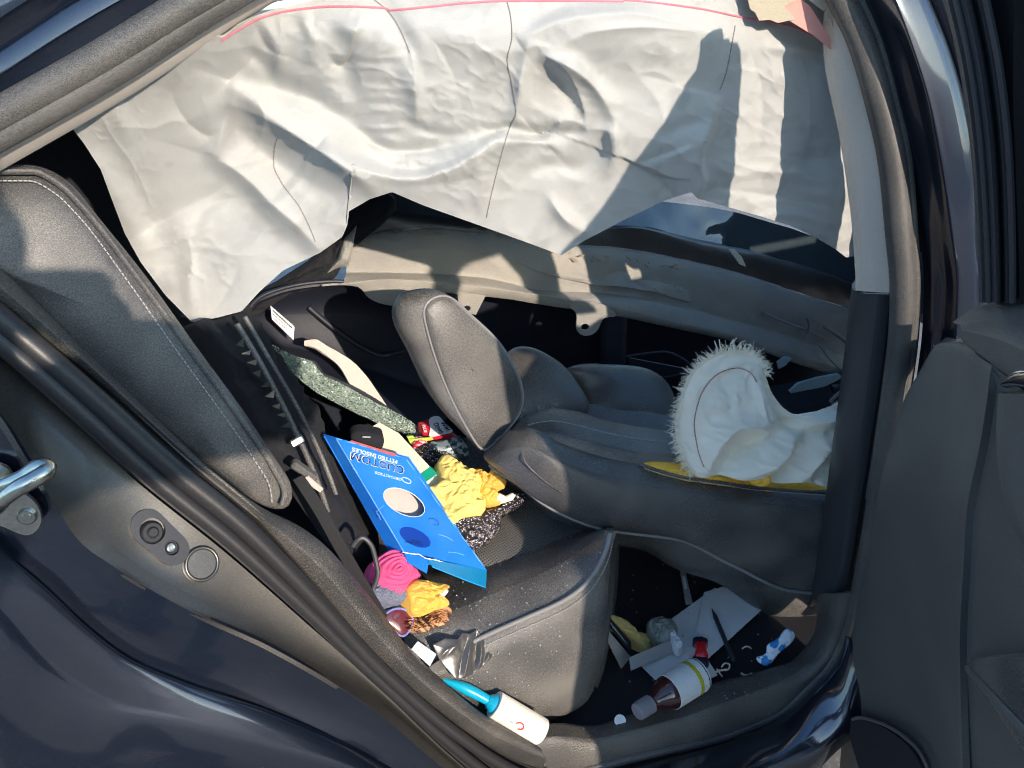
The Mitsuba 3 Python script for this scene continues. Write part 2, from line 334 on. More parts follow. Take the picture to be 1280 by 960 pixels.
SEALC = [(960, -120, .135), (1020, -60, .12), (1052, 0, .108), (1076, 50, .098), (1097, 120, .086), (1115, 200, .074), (1124, 290, .062), (1129, 365, .055), (1124, 440, .052), (1112, 520, .05), (1098, 610, .05), (1083, 690, .05), (1062, 775, .05), (1040, 826, .047), (1008, 862, .042), (960, 898, .04), (900, 922, .038), (830, 938, .036), (760, 955, .035), (690, 975, .035), (640, 1000, .035)]
SEALD = [(x + dx, y + dy, Y - .008) for (x, y, Y), (dx, dy) in zip(SEALC, [(10, -22), (14, -16), (20, -8), (21, -4), (20, -2), (19, 0), (17, 0), (15, 0), (14, 2), (14, 3), (13, 3), (12, 4), (12, 6), (11, 10), (9, 13), (7, 15), (5, 15), (4, 15), (3, 15), (3, 15), (3, 15)])]
add(C + 'pillar_seal', cat(tub(SEALC, np.array([.016, .017, .0185, .018, .016, .0125, .0095, .009, .009, .009]), n=140), tub(SEALD, .0068, n=140), loft([[(x - 4, y, Y + .014) for x, y, Y in SEALC], [(x + 8, y + 4, Y + .012) for x, y, Y in SEALD]], 120, 3, .004)), 'rubber_grey', label='grey rubber door seal down the centre pillar and along the sill')
PA = [(1000, -110, .11), (1050, -60, .10), (1085, 0, .085), (1110, 62, .075), (1128, 130, .065), (1146, 210, .055), (1157, 290, .045), (1163, 365, .04), (1158, 440, .04), (1146, 520, .04), (1130, 610, .04), (1112, 690, .04), (1090, 775, .04)]
PB = [(1010, -112, .085), (1075, -60, .075), (1100, 0, .06), (1130, 62, .05), (1148, 130, .04), (1164, 210, .03), (1175, 290, .022), (1182, 365, .02), (1176, 440, .02), (1164, 520, .02), (1150, 610, .02), (1130, 690, .02), (1108, 775, .02)]
PC = [(1030, -114, .06), (1090, -60, .05), (1118, 0, .036), (1141, 62, .026), (1162, 130, .016), (1178, 210, .006), (1189, 290, .0), (1196, 365, -.004), (1192, 440, -.004), (1182, 520, -.004), (1168, 610, -.004), (1150, 690, -.004), (1128, 775, -.004)]
PD = [(1060, -114, .056), (1120, -60, .046), (1148, 0, .032), (1172, 62, .022), (1192, 130, .012), (1206, 210, .002), (1210, 290, -.004), (1214, 365, -.008), (1214, 440, -.008), (1206, 520, -.008), (1192, 610, -.008), (1174, 690, -.008), (1150, 775, -.008)]
PE = [(x + 4, y, Y + .05) for x, y, Y in PD]
add(C + 'center_pillar', loft([[(x - 8, y, Y + .015) for x, y, Y in PA], PA, PB, PC, [(x + 2, y, Y - .002) for x, y, Y in PC], PD, PE], 90, 6, .006), 'paint', label='dark navy painted centre pillar with a bright edge')
# front door behind the gap
FD0 = [(x + 14, y, .06) for x, y, Y in PD]; FD1 = [(x + 30, y, .05) for x, y, Y in PD]; FD2 = [(x + 330, y, .03) for x, y, Y in PD]
add(C + 'front_door', loft([[(x + 12, y, .12) for x, y, Y in PD], FD0, FD1, FD2], 60, 6, .01), 'paint', label='edge of the closed front door beyond the gap')
# outer sill
O1 = [(1062, 800, .0), (1050, 832, .0), (1016, 872, .0), (968, 910, .0), (905, 936, .0), (830, 955, .0), (760, 972, .0), (680, 992, .0), (600, 1040, .0)]
O2 = [(1076, 835, -.03), (1064, 858, -.035), (1040, 895, -.04), (1000, 928, -.045), (940, 960, -.05), (860, 985, -.055), (770, 1005, -.06), (690, 1030, -.06), (600, 1080, -.06)]
O3 = [(1090, 870, -.05), (1076, 895, -.055), (1050, 920, -.06), (1012, 958, -.065), (950, 1000, -.07), (870, 1030, -.075), (780, 1060, -.08), (690, 1080, -.08), (600, 1120, -.08)]
O4 = [(x - 4, y + 16, Y + .05) for x, y, Y in O3]
add(C + 'outer_sill', loft([[(x - 6, y - 4, .035) for x, y, Y in O1], O1, O2, O3, O4], 90, 6, .005), 'paint', label='glossy navy outer sill below the door opening')

# overslam bumper, plug, striker
jp = Plane(at(150, 640, .045), at(290, 740, .035), at(200, 725, .014))
def oval(cx, cy, a, b, ang, n=28):
    t = np.arange(n) * 2 * np.pi / n; c, s = math.cos(ang), math.sin(ang)
    return [(cx + a * math.cos(k) * c - b * math.sin(k) * s, cy + a * math.cos(k) * s + b * math.sin(k) * c) for k in t]
def stadium(ax, ay, bx, by, ra, rb, n=14):
    g = math.atan2(by - ay, bx - ax); p = []
    for k in range(n): t = g + math.pi / 2 + math.pi * k / (n - 1); p.append((ax + ra * math.cos(t), ay + ra * math.sin(t)))
    for k in range(n): t = g - math.pi / 2 + math.pi * k / (n - 1); p.append((bx + rb * math.cos(t), by + rb * math.sin(t)))
    return p
tag(C + 'overslam_bumper', 'black rubber bump stop with a screw set in the jamb')
out = stadium(182, 659, 213, 687, 22, 20)
add(C + 'overslam_bumper__housing', plate(out, jp, .007, .003, holes=[oval(187, 664, 16, 17, .6), oval(211, 685, 9.5, 9.5, 0)]), 'black_plastic')
add(C + 'overslam_bumper__floor', plate(stadium(182, 659, 213, 687, 20, 18), jp, .002, .0015), 'dark_trim')
q = jp.on(187, 666); add(C + 'overslam_bumper__buffer', cat(cyl(q + jp.n * .002, q + jp.n * .011, .0155, .0135, 28, .002), cyl(q + jp.n * .010, q + jp.n * .014, .0075, .006, 20, .001)), 'rubber')
q = jp.on(211, 685); add(C + 'overslam_bumper__screw', cat(cyl(q + jp.n * .002, q + jp.n * .008, .0065, .0062, 24, .001), tube([q + jp.n * .0081 + .0038 * (math.cos(t) * jp.x + math.sin(t) * jp.y) for t in np.linspace(0, 2 * np.pi, 24, False)], .0011, 8, closed=True)), 'metal')
q = jp.on(250, 705)
add(C + 'jamb_plug', cat(cyl(q + jp.n * .0, q + jp.n * .0065, .0235, .0205, 36, .0025), tube([q + jp.n * .0065 + .0205 * (math.cos(t) * jp.x + math.sin(t) * jp.y) for t in np.linspace(0, 2 * np.pi, 40, False)], .0022, 8, closed=True)), 'paint_jamb', smooth=40, label='round dusty plug set in the jamb beside the bump stop')

sp = Plane(at(0, 580, -.012), at(60, 640, -.012), at(0, 660, -.016))
tag(C + 'striker', 'zinc plated door striker loop bolted to the jamb')
add(C + 'striker__base_plate', plate([(-40, 590), (-5, 576), (12, 582), (20, 600), (44, 622), (53, 640), (50, 655), (38, 664), (20, 660), (0, 652), (-40, 650)], sp, .006, .002, n=60), 'metal')
lp = [sp.on(-30, 640, .006), sp.on(-6, 634, .03), sp.on(6, 622, .05), sp.on(30, 606, .056), sp.on(54, 592, .05), sp.on(60, 586, .044), sp.on(52, 582, .04), sp.on(30, 596, .038), sp.on(6, 606, .03), sp.on(-12, 612, .018), sp.on(-30, 612, .006)]
add(C + 'striker__loop', tube(lp, .0088, 16, n=70), 'metal')
q = sp.on(36, 640); add(C + 'striker__bolt', cat(cyl(q, q + sp.n * .012, .0115, .010, 24, .002), cyl(q + sp.n * .0115, q + sp.n * .0135, .0055, .005, 12)), 'metal')

# roof, floor and the hidden walls that shade the cabin
rf = []
for x, za, zb in ((-.95, 1.12, 1.15), (-.6, 1.25, 1.28), (-.3, 1.36, 1.38), (0, 1.435, 1.455), (.4, 1.46, 1.48), (.9, 1.45, 1.47), (1.25, 1.40, 1.42)):
    rf.append([(x, y, za + (zb - za) * math.sin(math.pi * (y - .16) / 1.3)) for y in np.linspace(.16, 1.46, 12)])
add(C + 'roof', solid(*gridmesh(np.array(rf)), .02, (0, 0, 1)), 'paint')
add(C + 'floor_pan', cat(boxm((.35, .75, .2), (2.6, 1.35, .03)), boxm((-.6, .75, .55), (.1, 1.3, .8)), boxm((-.28, .82, .34), (.55, 1.1, .2))), 'carpet', label='dark carpeted cabin floor')
add(C + 'tunnel', boxm((.75, .78, .3), (1.4, .2, .2), bev=.03), 'carpet')
add(C + 'front_door_panel', boxm((1.42, .05, .64), (1.08, .05, .74), bev=.01), 'paint')
add(C + 'front_window', boxm((1.40, .10, 1.19), (1.04, .006, .40), y=(0, .94, .34)), 'privacy_glass')
add(C + 'dashboard', boxm((1.75, .75, .75), (.35, 1.4, .55), bev=.06), 'dark_trim')

# what stands behind the person: a low building and a white van, mirrored in the paint
tag('building', 'long low grey metal building across the lot', 'building')
mat('cladding', lambda p, n, uv: mi.Color3f(.34, .35, .36) * (.85 + .15 * dr.cos(p.x * 21)), rough=.6)
add('building__wall', boxm((-4, -19, 1.9), (46, .4, 3.8)), 'cladding'); add('building__roof', boxm((-4, -19.2, 3.9), (46.6, 1.4, .2)), 'dark_trim')
for k in range(6): add('building__door', boxm((-22 + 7 * k, -18.77, 1.4), (3.2, .06, 2.8)), 'dark_trim' if k % 2 else 'white_paper')
tag('van', 'white van parked across the lot', 'van')
vb = trimesh.creation.extrude_polygon(Polygon([(0, .4), (0, 1.75), (.25, 2.05), (3.3, 2.1), (4.1, 1.25), (4.9, 1.05), (5.0, .4)]), 1.9, engine='earcut')
add('van__body', (np.c_[vb.vertices[:, 0] - 7.4, -7.2 + vb.vertices[:, 2] - 1.9, vb.vertices[:, 1]], vb.faces), 'box_white')
for x0, x1 in ((-6.9, -5.6), (-5.4, -4.4)): add('van__window', boxm(((x0 + x1) / 2, -7.19, 1.6), (x1 - x0, .03, .5)), 'privacy_glass')
for x0 in (-6.5, -3.3): add('van__wheel', cyl((x0, -7.4, .34), (x0, -7.16, .34), .35, sides=28), 'rubber')
# ---------------------------------------------------------------- the open rear door (its plane swings out from the centre pillar)
PHI = math.radians(78)
DH = np.array([.775, -.04, 0]); DD = np.array([-math.cos(PHI), -math.sin(PHI), 0]); DN = np.array([-math.sin(PHI), math.cos(PHI), 0])
def dpt(s, z, o=0.0): return DH + DD * s + np.array([0, 0, z]) + DN * (o + .22 * max(0.0, z - 1.0))
def dplate(poly, t, o=0.0, holes=()):
    m = trimesh.creation.extrude_polygon(Polygon(poly, holes), t, engine='earcut')
    v = m.vertices; lean = .22 * np.maximum(0, v[:, 1:2] - 1.0)
    return DH + v[:, :1] * DD + v[:, 1:2] * np.array([0, 0, 1.]) + (v[:, 2:3] + o + lean) * DN, np.array(m.faces)
R_ = C + 'rear_door'
tag(R_, 'open rear door with black inner trim, seen at a glancing angle')
add(R_ + '__shell', dplate([(.08, .30), (.06, .6), (.09, 1.0), (.76, 1.0), (.80, .95), (.86, .88), (.93, .75), (.97, .65), (.985, .5), (.99, .42), (.90, .32)], .035, -.115), 'paint')
wout = [(.12, 1.0), (.12, 1.1), (.115, 1.2), (.11, 1.3), (.115, 1.39), (.14, 1.435), (.17, 1.435), (.22, 1.42), (.33, 1.378), (.42, 1.32), (.55, 1.285), (.64, 1.18), (.69, 1.0)]
wout = [tuple(p) for p in resample(np.array(wout), 70)]
win = [tuple(p) for p in np.array(Polygon(wout).buffer(-.045).exterior.coords)[:-1]]
add(R_ + '__window_frame', dplate(wout, .03, -.035, holes=[win]), 'rubber', label='black frame round the rear door window')
pane = Polygon(win).buffer(.006).difference(Polygon([(.22, 1.0), (.25, 1.16), (.30, 1.23), (.42, 1.255), (.70, 1.26), (.70, 1.0)]))
add(R_ + '__window_pane', dplate([tuple(p) for p in np.array(pane.exterior.coords)[:-1]], .004, -.024), 'privacy_glass', label='dark privacy glass left in the rear door window')
# frame strip with its ribs, as seen above the belt
F0 = [(1164, -70, -.125), (1186, 0, -.135), (1207, 95, -.15), (1220, 197, -.16), (1226, 290, -.165), (1229, 378, -.17)]
def fr(dx, dy, k=1.0): return [(x + dx * (1 - .25 * k * i / 5), y, Y + dy) for i, (x, y, Y) in enumerate(F0)]
add(R_ + '__window_channel', cat(loft([fr(-2, .03), F0, fr(5, -.006), fr(8, .002), fr(12, -.012), fr(22, -.02), fr(27, -.02), fr(30, -.008), fr(46, -.03), fr(48, .0), fr(54, .0)], 60, 3, .004),
    tub(fr(9, -.012), .0028, n=60, sides=8), tub(fr(49, -.034), .0035, n=60, sides=8)), 'black_plastic', label='ribbed black guide strip of the door window')
D0 = [(1204, 412, .02), (1190, 416, .02), (1162, 452, .02), (1138, 490, .02), (1114, 560, .02), (1096, 630, .02), (1080, 715, .02), (1062, 810, .015), (1056, 877, .015), (1048, 985, .015)]
D1 = [(1204, 420, -.0), (1173, 429, -.0), (1148, 467, -.0), (1129, 502, .0), (1116, 546, .0), (1101, 600, .0), (1081, 714, .0), (1063, 812, .0), (1059, 877, .0), (1052, 985, .0)]
def od(pts):
    """Points of the door at these places, o metres in front of its inner skin."""
    out = []
    for px, py, o in pts:
        d = FWD + RIGHT * (px - 640) / FPX - UP * (py - 480) / FPX
        out.append(CAM + d * (((DH + DN * o - CAM) @ DN) / (d @ DN)))
    return np.array(out)
def lift_o(a, do): return np.asarray(a) + DN * do
def mix3(a, b, t, do=0.0): return resample(a, 30) * (1 - t) + resample(b, 30) * t + DN * do
D2 = od([(1214, 432, .03), (1198, 440, .03), (1190, 475, .034), (1185, 515, .036), (1180, 560, .036), (1173, 610, .036), (1167, 714, .036), (1164, 790, .034), (1168, 890, .034), (1177, 985, .034)])
D3 = od([(1240, 456, .055), (1238, 466, .058), (1235, 490, .06), (1230, 525, .06), (1222, 570, .06), (1212, 615, .06), (1204, 714, .06), (1200, 790, .06), (1201, 880, .06), (1205, 985, .06)])
D4 = od([(1252, 466, .05), (1249, 474, .05), (1245, 495, .05), (1240, 528, .05), (1232, 572, .05), (1222, 618, .05), (1213, 714, .05), (1209, 790, .05), (1210, 880, .05), (1214, 985, .05)])
def drail(s, o, zs=(1.0, .98, .93, .88, .8, .72, .58, .48, .38, .25)): return np.array([dpt(s, z, o) for z in zs])
add(R_ + '__inner_trim', loft([D0, D1, D2, D3, D4, drail(.36, .045), drail(.60, .03), drail(.72, -.02), drail(.74, -.07)], 80, 6, .004), 'grained_plastic', label='black grained inner trim of the rear door')
# belt cap
B0 = od([(1200, 400, -.01), (1229, 380, -.01), (1258, 373, -.01), (1300, 376, -.01), (1360, 388, -.01)])
B1 = od([(1201, 408, .03), (1230, 402, .04), (1258, 402, .045), (1300, 414, .045), (1360, 432, .045)])
B1b = od([(1202, 414, .045), (1231, 420, .06), (1264, 432, .065), (1304, 452, .065), (1360, 480, .065)])
B2 = od([(1202, 421, .045), (1232, 438, .06), (1268, 458, .065), (1305, 477, .065), (1360, 502, .065)])
B3 = od([(1206, 424, .02), (1234, 444, .03), (1268, 466, .03), (1305, 486, .03), (1360, 512, .03)])
add(R_ + '__belt_cap', loft([lift_o(B0, -.03), B0, B1, B1b, B2, B3], 50, 5, .004), 'grained_plastic', label='black cap on the door belt below the window')
# handle bezel, arm rest, pocket
H0 = od([(1256, 474, .06), (1268, 464, .062), (1290, 458, .062), (1330, 462, .062)]); H1 = od([(1257, 485, .06), (1270, 483, .062), (1292, 487, .062), (1330, 497, .062)])
add(R_ + '__handle_bezel', loft([lift_o(H0, -.015), H0, mix3(H0, H1, .5, .005), H1, lift_o(H1, -.015)], 30, 5, .003), 'chrome', label='satin metal bezel of the inner door handle')
E0 = od([(1252, 490, .052), (1249, 530, .052), (1251, 575, .052), (1256, 612, .052), (1268, 654, .052), (1300, 700, .052)]); E0b = od([(1258, 492, .066), (1256, 530, .066), (1258, 575, .066), (1263, 610, .066), (1275, 650, .066), (1306, 692, .066)])
E1 = od([(1300, 494, .062), (1296, 530, .06), (1298, 570, .06), (1304, 600, .06), (1316, 630, .06), (1340, 660, .06)])
add(R_ + '__handle_panel', loft([lift_o(E0, -.01), E0, E0b, E1], 40, 5, .004), 'grained_plastic')
A0 = od([(1212, 826, .056), (1226, 823, .085), (1250, 822, .10), (1300, 824, .11)]); A1 = od([(1214, 836, .06), (1236, 862, .09), (1262, 890, .105), (1310, 940, .115)])
A2 = od([(1216, 846, .05), (1238, 874, .05), (1264, 904, .05), (1312, 956, .05)])
add(R_ + '__armrest', loft([lift_o(A0, -.05), A0, mix3(A0, A1, .5, .004), A1, A2], 40, 5, .004), 'leather', label='padded armrest of the rear door')
add(R_ + '__armrest_edge', tube(resample(lift_o(A1, .002), 40), .0052, 10), 'grained_plastic')
pk = Plane(*od([(1064, 900, .026), (1152, 950, .038), (1080, 985, .026)]))
pko = [(1066, 899), (1074, 897), (1092, 901), (1112, 909), (1134, 924), (1152, 944), (1163, 970), (1168, 1000), (1098, 1010), (1082, 965)]
add(R_ + '__map_pocket', plate(pko, pk, .003, .006, n=60), 'carpet', label='black map pocket low on the rear door')
add(R_ + '__pocket_rim', tube(resample(np.array([pk.on(x, y, .011) for x, y in pko[:7]]), 50), .0028, 8), 'grained_plastic')
# ---------------------------------------------------------------- curtain airbag: one folded fabric sheet with depth
def seg_dist(x, y, pl):
    """Distance to a polyline, signed (+ on its left going along it, picture y down), and the place along it (0-1)."""
    pl = np.asarray(pl, float); best = np.full(x.shape, 1e9); sign = np.zeros(x.shape); where = np.zeros(x.shape)
    L = np.r_[0, np.cumsum(np.linalg.norm(np.diff(pl, axis=0), axis=1))]
    for k in range(len(pl) - 1):
        a, b = pl[k], pl[k + 1]; d = b - a; l2 = d @ d
        t = np.clip(((x - a[0]) * d[0] + (y - a[1]) * d[1]) / l2, 0, 1)
        ex, ey = x - a[0] - d[0] * t, y - a[1] - d[1] * t; r = np.hypot(ex, ey)
        s = np.sign(d[1] * (x - a[0]) - d[0] * (y - a[1])); m = r < best
        best = np.where(m, r, best); sign = np.where(m, s, sign); where = np.where(m, (L[k] + t * math.sqrt(l2)) / L[-1], where)
    return best * sign, where

def crv(pl, n=24): return resample(np.asarray(pl, float), n)

def fold(x, y, pl, amp, w):
    s, t = seg_dist(x, y, crv(pl)); return amp * np.exp(-(s / w) ** 2) * np.sin(np.pi * np.clip(.12 + .76 * t, 0, 1))
def lip(x, y, pl, amp, w, L):
    """A lip: full height on the left side of the line, falling off over L, and a sharp drop to the right of it."""
    s, t = seg_dist(x, y, crv(pl)); e = np.sin(np.pi * np.clip(t, 0, 1)) ** .6
    return amp * e * np.where(s > 0, np.exp(-s / L), np.exp(-(s / w) ** 2))
def bump(x, y, cx, cy, a, b, ang, amp):
    c, s = math.cos(ang), math.sin(ang); u, v = ((x - cx) * c + (y - cy) * s) / a, (-(x - cx) * s + (y - cy) * c) / b
    return amp * np.exp(-(u * u + v * v))

def crease(x, y, pl, amp, w):
    """A sharp fold: a ridge (or a groove, amp < 0) with a pointed section."""
    s, t = seg_dist(x, y, crv(pl)); return amp * np.exp(-np.abs(s) / w) * np.sin(np.pi * np.clip(.12 + .76 * t, 0, 1))

def curtain_h(x, y):
    h = 0
    h = h + bump(x, y, 420, 40, 260, 60, 0, .035) + bump(x, y, 720, 45, 220, 46, .05, .03)          # padded roll below the seam
    h = h + bump(x, y, 560, 110, 110, 75, 0, .035) + bump(x, y, 800, 150, 110, 90, 0, .02)
    # the overlapping folds of the left half (ridges and the grooves between them)
    h = h + lip(x, y, [(289, 100), (340, 146), (394, 182), (440, 214), (478, 236)], .036, 14, 40)
    h = h - fold(x, y, [(311, 104), (375, 118), (424, 146), (484, 206)], .022, 15)
    h = h - fold(x, y, [(288, 150), (322, 184), (375, 222), (415, 246)], .020, 15)
    h = h + lip(x, y, [(256, 186), (311, 224), (340, 254), (378, 288), (402, 318)], .024, 14, 34)
    h = h + lip(x, y, [(266, 196), (284, 140), (296, 104)], .020, 12, 34)
    h = h + fold(x, y, [(110, 190), (150, 250), (176, 300)], .012, 14) - fold(x, y, [(140, 180), (180, 250), (215, 330)], .010, 22)
    h = h + fold(x, y, [(170, 300), (220, 285), (270, 265)], .008, 12) - fold(x, y, [(190, 340), (240, 322), (300, 300)], .007, 12)
    h = h + fold(x, y, [(235, 330), (240, 390)], .006, 10) + bump(x, y, 300, 320, 60, 50, .4, .012)
    h = h + fold(x, y, [(130, 125), (150, 150), (162, 185)], .012, 12)
    # vertical flutes below the pink seam at left
    h = h + fold(x, y, [(330, 30), (345, 60), (350, 84)], .010, 9) + fold(x, y, [(378, 22), (388, 40), (392, 60)], .008, 8) - fold(x, y, [(305, 60), (335, 90), (345, 110)], .008, 10)
    # centre pouch with its overhanging lip and wrinkles
    h = h + lip(x, y, [(655, 150), (610, 186), (566, 212), (512, 226), (455, 214), (400, 180)], .048, 13, 60)
    h = h - fold(x, y, [(440, 30), (428, 70), (440, 120), (466, 165)], .012, 18) + bump(x, y, 436, 36, 16, 13, 0, .014)
    h = h - fold(x, y, [(468, 0), (500, 40), (512, 70), (518, 110)], .012, 13) + fold(x, y, [(505, 60), (515, 110), (522, 145)], .012, 12)
    for k, (yy, a) in enumerate(((70, .004), (84, .005), (96, .005), (108, .004), (122, .006), (140, .006), (158, .008), (174, .007))):
        h = h + fold(x, y, [(446 + k, yy), (474, yy + 3 - (k % 3) * 3), (504, yy + (k % 2) * 5)], a * .45, 4 + (k % 3))
    h = h - fold(x, y, [(450, 165), (500, 190), (560, 178)], .012, 8) + fold(x, y, [(460, 184), (520, 196), (580, 184)], .006, 6) - fold(x, y, [(510, 152), (560, 168), (600, 160)], .006, 6)
    h = h - fold(x, y, [(598, 172), (640, 160), (672, 168), (690, 160)], .018, 7) + fold(x, y, [(630, 178), (664, 174), (700, 184)], .007, 6)
    # star of creases right of the middle
    h = h + fold(x, y, [(764, 140), (752, 118), (728, 94), (684, 70)], .014, 11) + fold(x, y, [(690, 84), (708, 114), (733, 160)], -.012, 13) + bump(x, y, 712, 90, 24, 20, .6, .010)
    h = h - fold(x, y, [(690, 162), (716, 166), (733, 161)], .008, 7) + fold(x, y, [(664, 60), (652, 110), (648, 150)], .010, 12)
    h = h - fold(x, y, [(670, 205), (720, 210), (755, 160)], .008, 12) + fold(x, y, [(762, 160), (770, 190), (760, 210)], .009, 8)
    h = h + fold(x, y, [(690, 250), (705, 272), (732, 290)], .010, 9) - fold(x, y, [(640, 250), (665, 215), (700, 205)], .006, 10)
    h = h + fold(x, y, [(590, 196), (604, 230), (598, 280)], .006, 12) + fold(x, y, [(552, 225), (575, 215)], .005, 8)
    # overhang under the roof roll at the right, and the front sheet's free edge
    h = h + lip(x, y, [(905, 48), (850, 30), (790, 17), (720, 22), (650, 55)], .022, 11, 30)
    h = h + lip(x, y, [(850, 262), (876, 238), (880, 225), (874, 202), (886, 168), (900, 120)], .026, 4, 70)
    h = h - fold(x, y, [(815, 178), (850, 160), (884, 150)], .006, 10) + fold(x, y, [(830, 200), (860, 186), (880, 172)], .005, 7)
    h = h + fold(x, y, [(960, 60), (990, 62), (1028, 70)], .010, 8) + bump(x, y, 985, 130, 50, 70, 0, .012) + bump(x, y, 1040, 250, 30, 40, 0, .012)
    for k in range(7):
        yy = 178 + 18 * k; h = h + fold(x, y, [(900 + 9 * k, yy + 6), (950 + 9 * k, yy), (1010 + 5 * k, yy + 12), (1052 + 3 * k, yy + 10)], .0014 + .001 * (k % 3), 5 + (k % 4))
    p = np.stack([x / 120, y / 90, x * 0 + 3.3], -1); h = h + .020 * (meshkit.fbm(p * .6, 2, 5) - .5)
    r = meshkit.fbm(np.stack([x / 95 + y / 150, y / 70 - x / 260, x * 0], -1), 3, 11); h = h + .0035 * (1 - np.abs(2 * r - 1)) ** 4
    for pl, a, w in (([(289, 130), (338, 152), (394, 186), (462, 233)], .012, 9), ([(262, 195), (311, 226), (337, 252), (376, 286), (398, 312)], .010, 9), ([(300, 104), (330, 150), (322, 178), (300, 200)], .008, 8), ([(215, 115), (232, 150), (262, 170), (285, 135)], -.008, 10),
                     ([(118, 128), (140, 170), (165, 205), (190, 262)], .008, 10), ([(240, 300), (262, 258), (300, 246), (335, 262)], -.009, 12), ([(168, 318), (210, 306), (262, 284)], .007, 7), ([(200, 352), (240, 340), (236, 300)], .006, 8), ([(300, 330), (280, 370), (262, 392)], -.006, 9),
                     ([(350, 22), (352, 60), (340, 92)], .008, 8), ([(322, 36), (346, 68), (382, 74)], -.007, 8), ([(390, 18), (392, 44), (378, 60)], -.006, 7), ([(420, 84), (436, 60), (450, 20)], .010, 8), ([(412, 70), (424, 82), (440, 64)], -.010, 6),
                     ([(512, 60), (520, 108), (520, 148)], .010, 7), ([(530, 40), (560, 80), (575, 130)], -.006, 14), ([(600, 60), (640, 90), (655, 120)], .006, 10), ([(450, 170), (500, 206), (560, 196), (610, 164)], .012, 8),
                     ([(685, 72), (712, 96), (733, 161)], .014, 9), ([(684, 72), (730, 96), (755, 126)], .010, 8), ([(690, 160), (712, 150), (733, 161)], .009, 7), ([(733, 161), (760, 165), (764, 200)], .008, 9), ([(755, 126), (770, 166), (764, 208)], .006, 9),
                     ([(660, 60), (650, 110), (645, 152)], .010, 9), ([(700, 62), (740, 40), (800, 34), (868, 40)], .008, 8), ([(604, 160), (650, 170), (688, 164)], -.014, 7), ([(632, 184), (668, 178), (704, 192)], .006, 6), ([(690, 250), (706, 274), (734, 290)], .009, 8),
                     ([(500, 234), (560, 228), (620, 214)], -.006, 12), ([(560, 260), (590, 230), (600, 200)], .005, 9), ([(800, 100), (830, 150), (826, 200)], .005, 10), ([(780, 210), (820, 196), (876, 176)], -.006, 8), ([(940, 70), (952, 120), (946, 200)], -.006, 9), ([(1000, 70), (1014, 140), (990, 220)], .006, 9), ([(905, 200), (960, 214), (1040, 216)], .005, 7), ([(900, 236), (960, 244), (1050, 262)], -.005, 7)):
        h = h + crease(x, y, pl, a, w)
    q = np.stack([x / 34 + .5 * meshkit.fbm(np.stack([x / 50, y / 50, x * 0 + 2], -1), 2, 8), y / 26 - x / 120, x * 0 + 7], -1)
    v = meshkit.fbm(q, 3, 19); m_ = np.clip((meshkit.fbm(np.stack([x / 130, y / 110, x * 0 + 1], -1), 2, 23) - .42) * 4, 0, 1)
    h = h + .0022 * m_ * (1 - np.abs(2 * v - 1)) ** 5
    return h

def curtain_y0(x, y):
    k = np.clip((y + 30) / 360, 0, 1); left = np.clip((430 - x) / 330, 0, 1); right = np.clip((x - 820) / 220, 0, 1)
    ytop = .15 + .02 * left + .045 * right; ybot = .26 + .09 * left - .0 * right
    kl = np.clip((y - (150 - .55 * (x - 70))) / 200, 0, 1); w = np.clip((430 - x) / 180, 0, 1); w = w * w * (3 - 2 * w); kk = kl * w + k * (1 - w)
    return ytop + (ybot - ytop) * kk

CT = [(72, 148), (130, 110), (200, 70), (258, 38), (276, 47), (300, 31), (330, 16), (370, 5), (420, -8), (500, -40), (700, -52), (900, -48), (1000, -34), (1044, -4)]
CB = [(82, 150), (104, 178), (126, 212), (140, 250), (156, 292), (176, 328), (206, 368), (240, 403), (272, 397), (302, 389), (325, 364), (354, 338), (400, 316), (428, 296), (434, 282), (433, 266), (462, 249), (490, 240), (530, 257), (600, 282), (650, 300), (702, 319), (730, 301), (780, 275), (830, 251), (864, 240), (872, 248), (900, 256), (950, 270), (990, 283), (1020, 297), (1045, 312), (1058, 322), (1078, 318)]
NU, NV = 420, 150
_top, _bot = resample(np.array(CT, float), NU), resample(np.array(CB, float), NU, smooth=False)
_t = np.linspace(0, 1, NV)[:, None]
CX, CY = _top[:, 0] * (1 - _t) + _bot[:, 0] * _t, _top[:, 1] * (1 - _t) + _bot[:, 1] * _t
CY_ = CY + 2.0 * np.sin(_t * np.pi) * 0
CH = curtain_y0(CX, CY) - curtain_h(CX, CY)
def at_arr(x, y, Y):
    d = FWD + RIGHT * ((x - 640) / FPX)[..., None] - UP * ((y - 480) / FPX)[..., None]
    return CAM + d * ((Y - CAM[1]) / d[..., 1])[..., None]
G = at_arr(CX, CY, CH)
tag('curtain_airbag', 'deployed pale grey curtain airbag hanging crumpled from the roof rail', 'airbag')
add('curtain_airbag__fabric', solid(*gridmesh(G), .003), 'airbag', smooth=50)
def on_curtain(pl, n, lift=.0015):
    q = crv(pl, n); x, y = q[:, 0], q[:, 1]; return at_arr(x, y, curtain_y0(x, y) - curtain_h(x, y) - lift)
for pl in ([(277, 51), (300, 36), (330, 21), (370, 12), (420, 8), (480, 10), (488, 13)], [(488, 13), (530, 9), (580, 4), (640, 1), (690, 1), (780, 2)], [(780, 0), (870, 10), (930, 22), (990, 33), (1012, 42), (1036, 58)]):
    add('curtain_airbag__pink_seam', tube(on_curtain(pl, 90, .0008), .0012, 8), 'pink_seam', label=None if 'curtain_airbag__pink_seam' in scene else 'pink stitched seam along the top of the airbag')
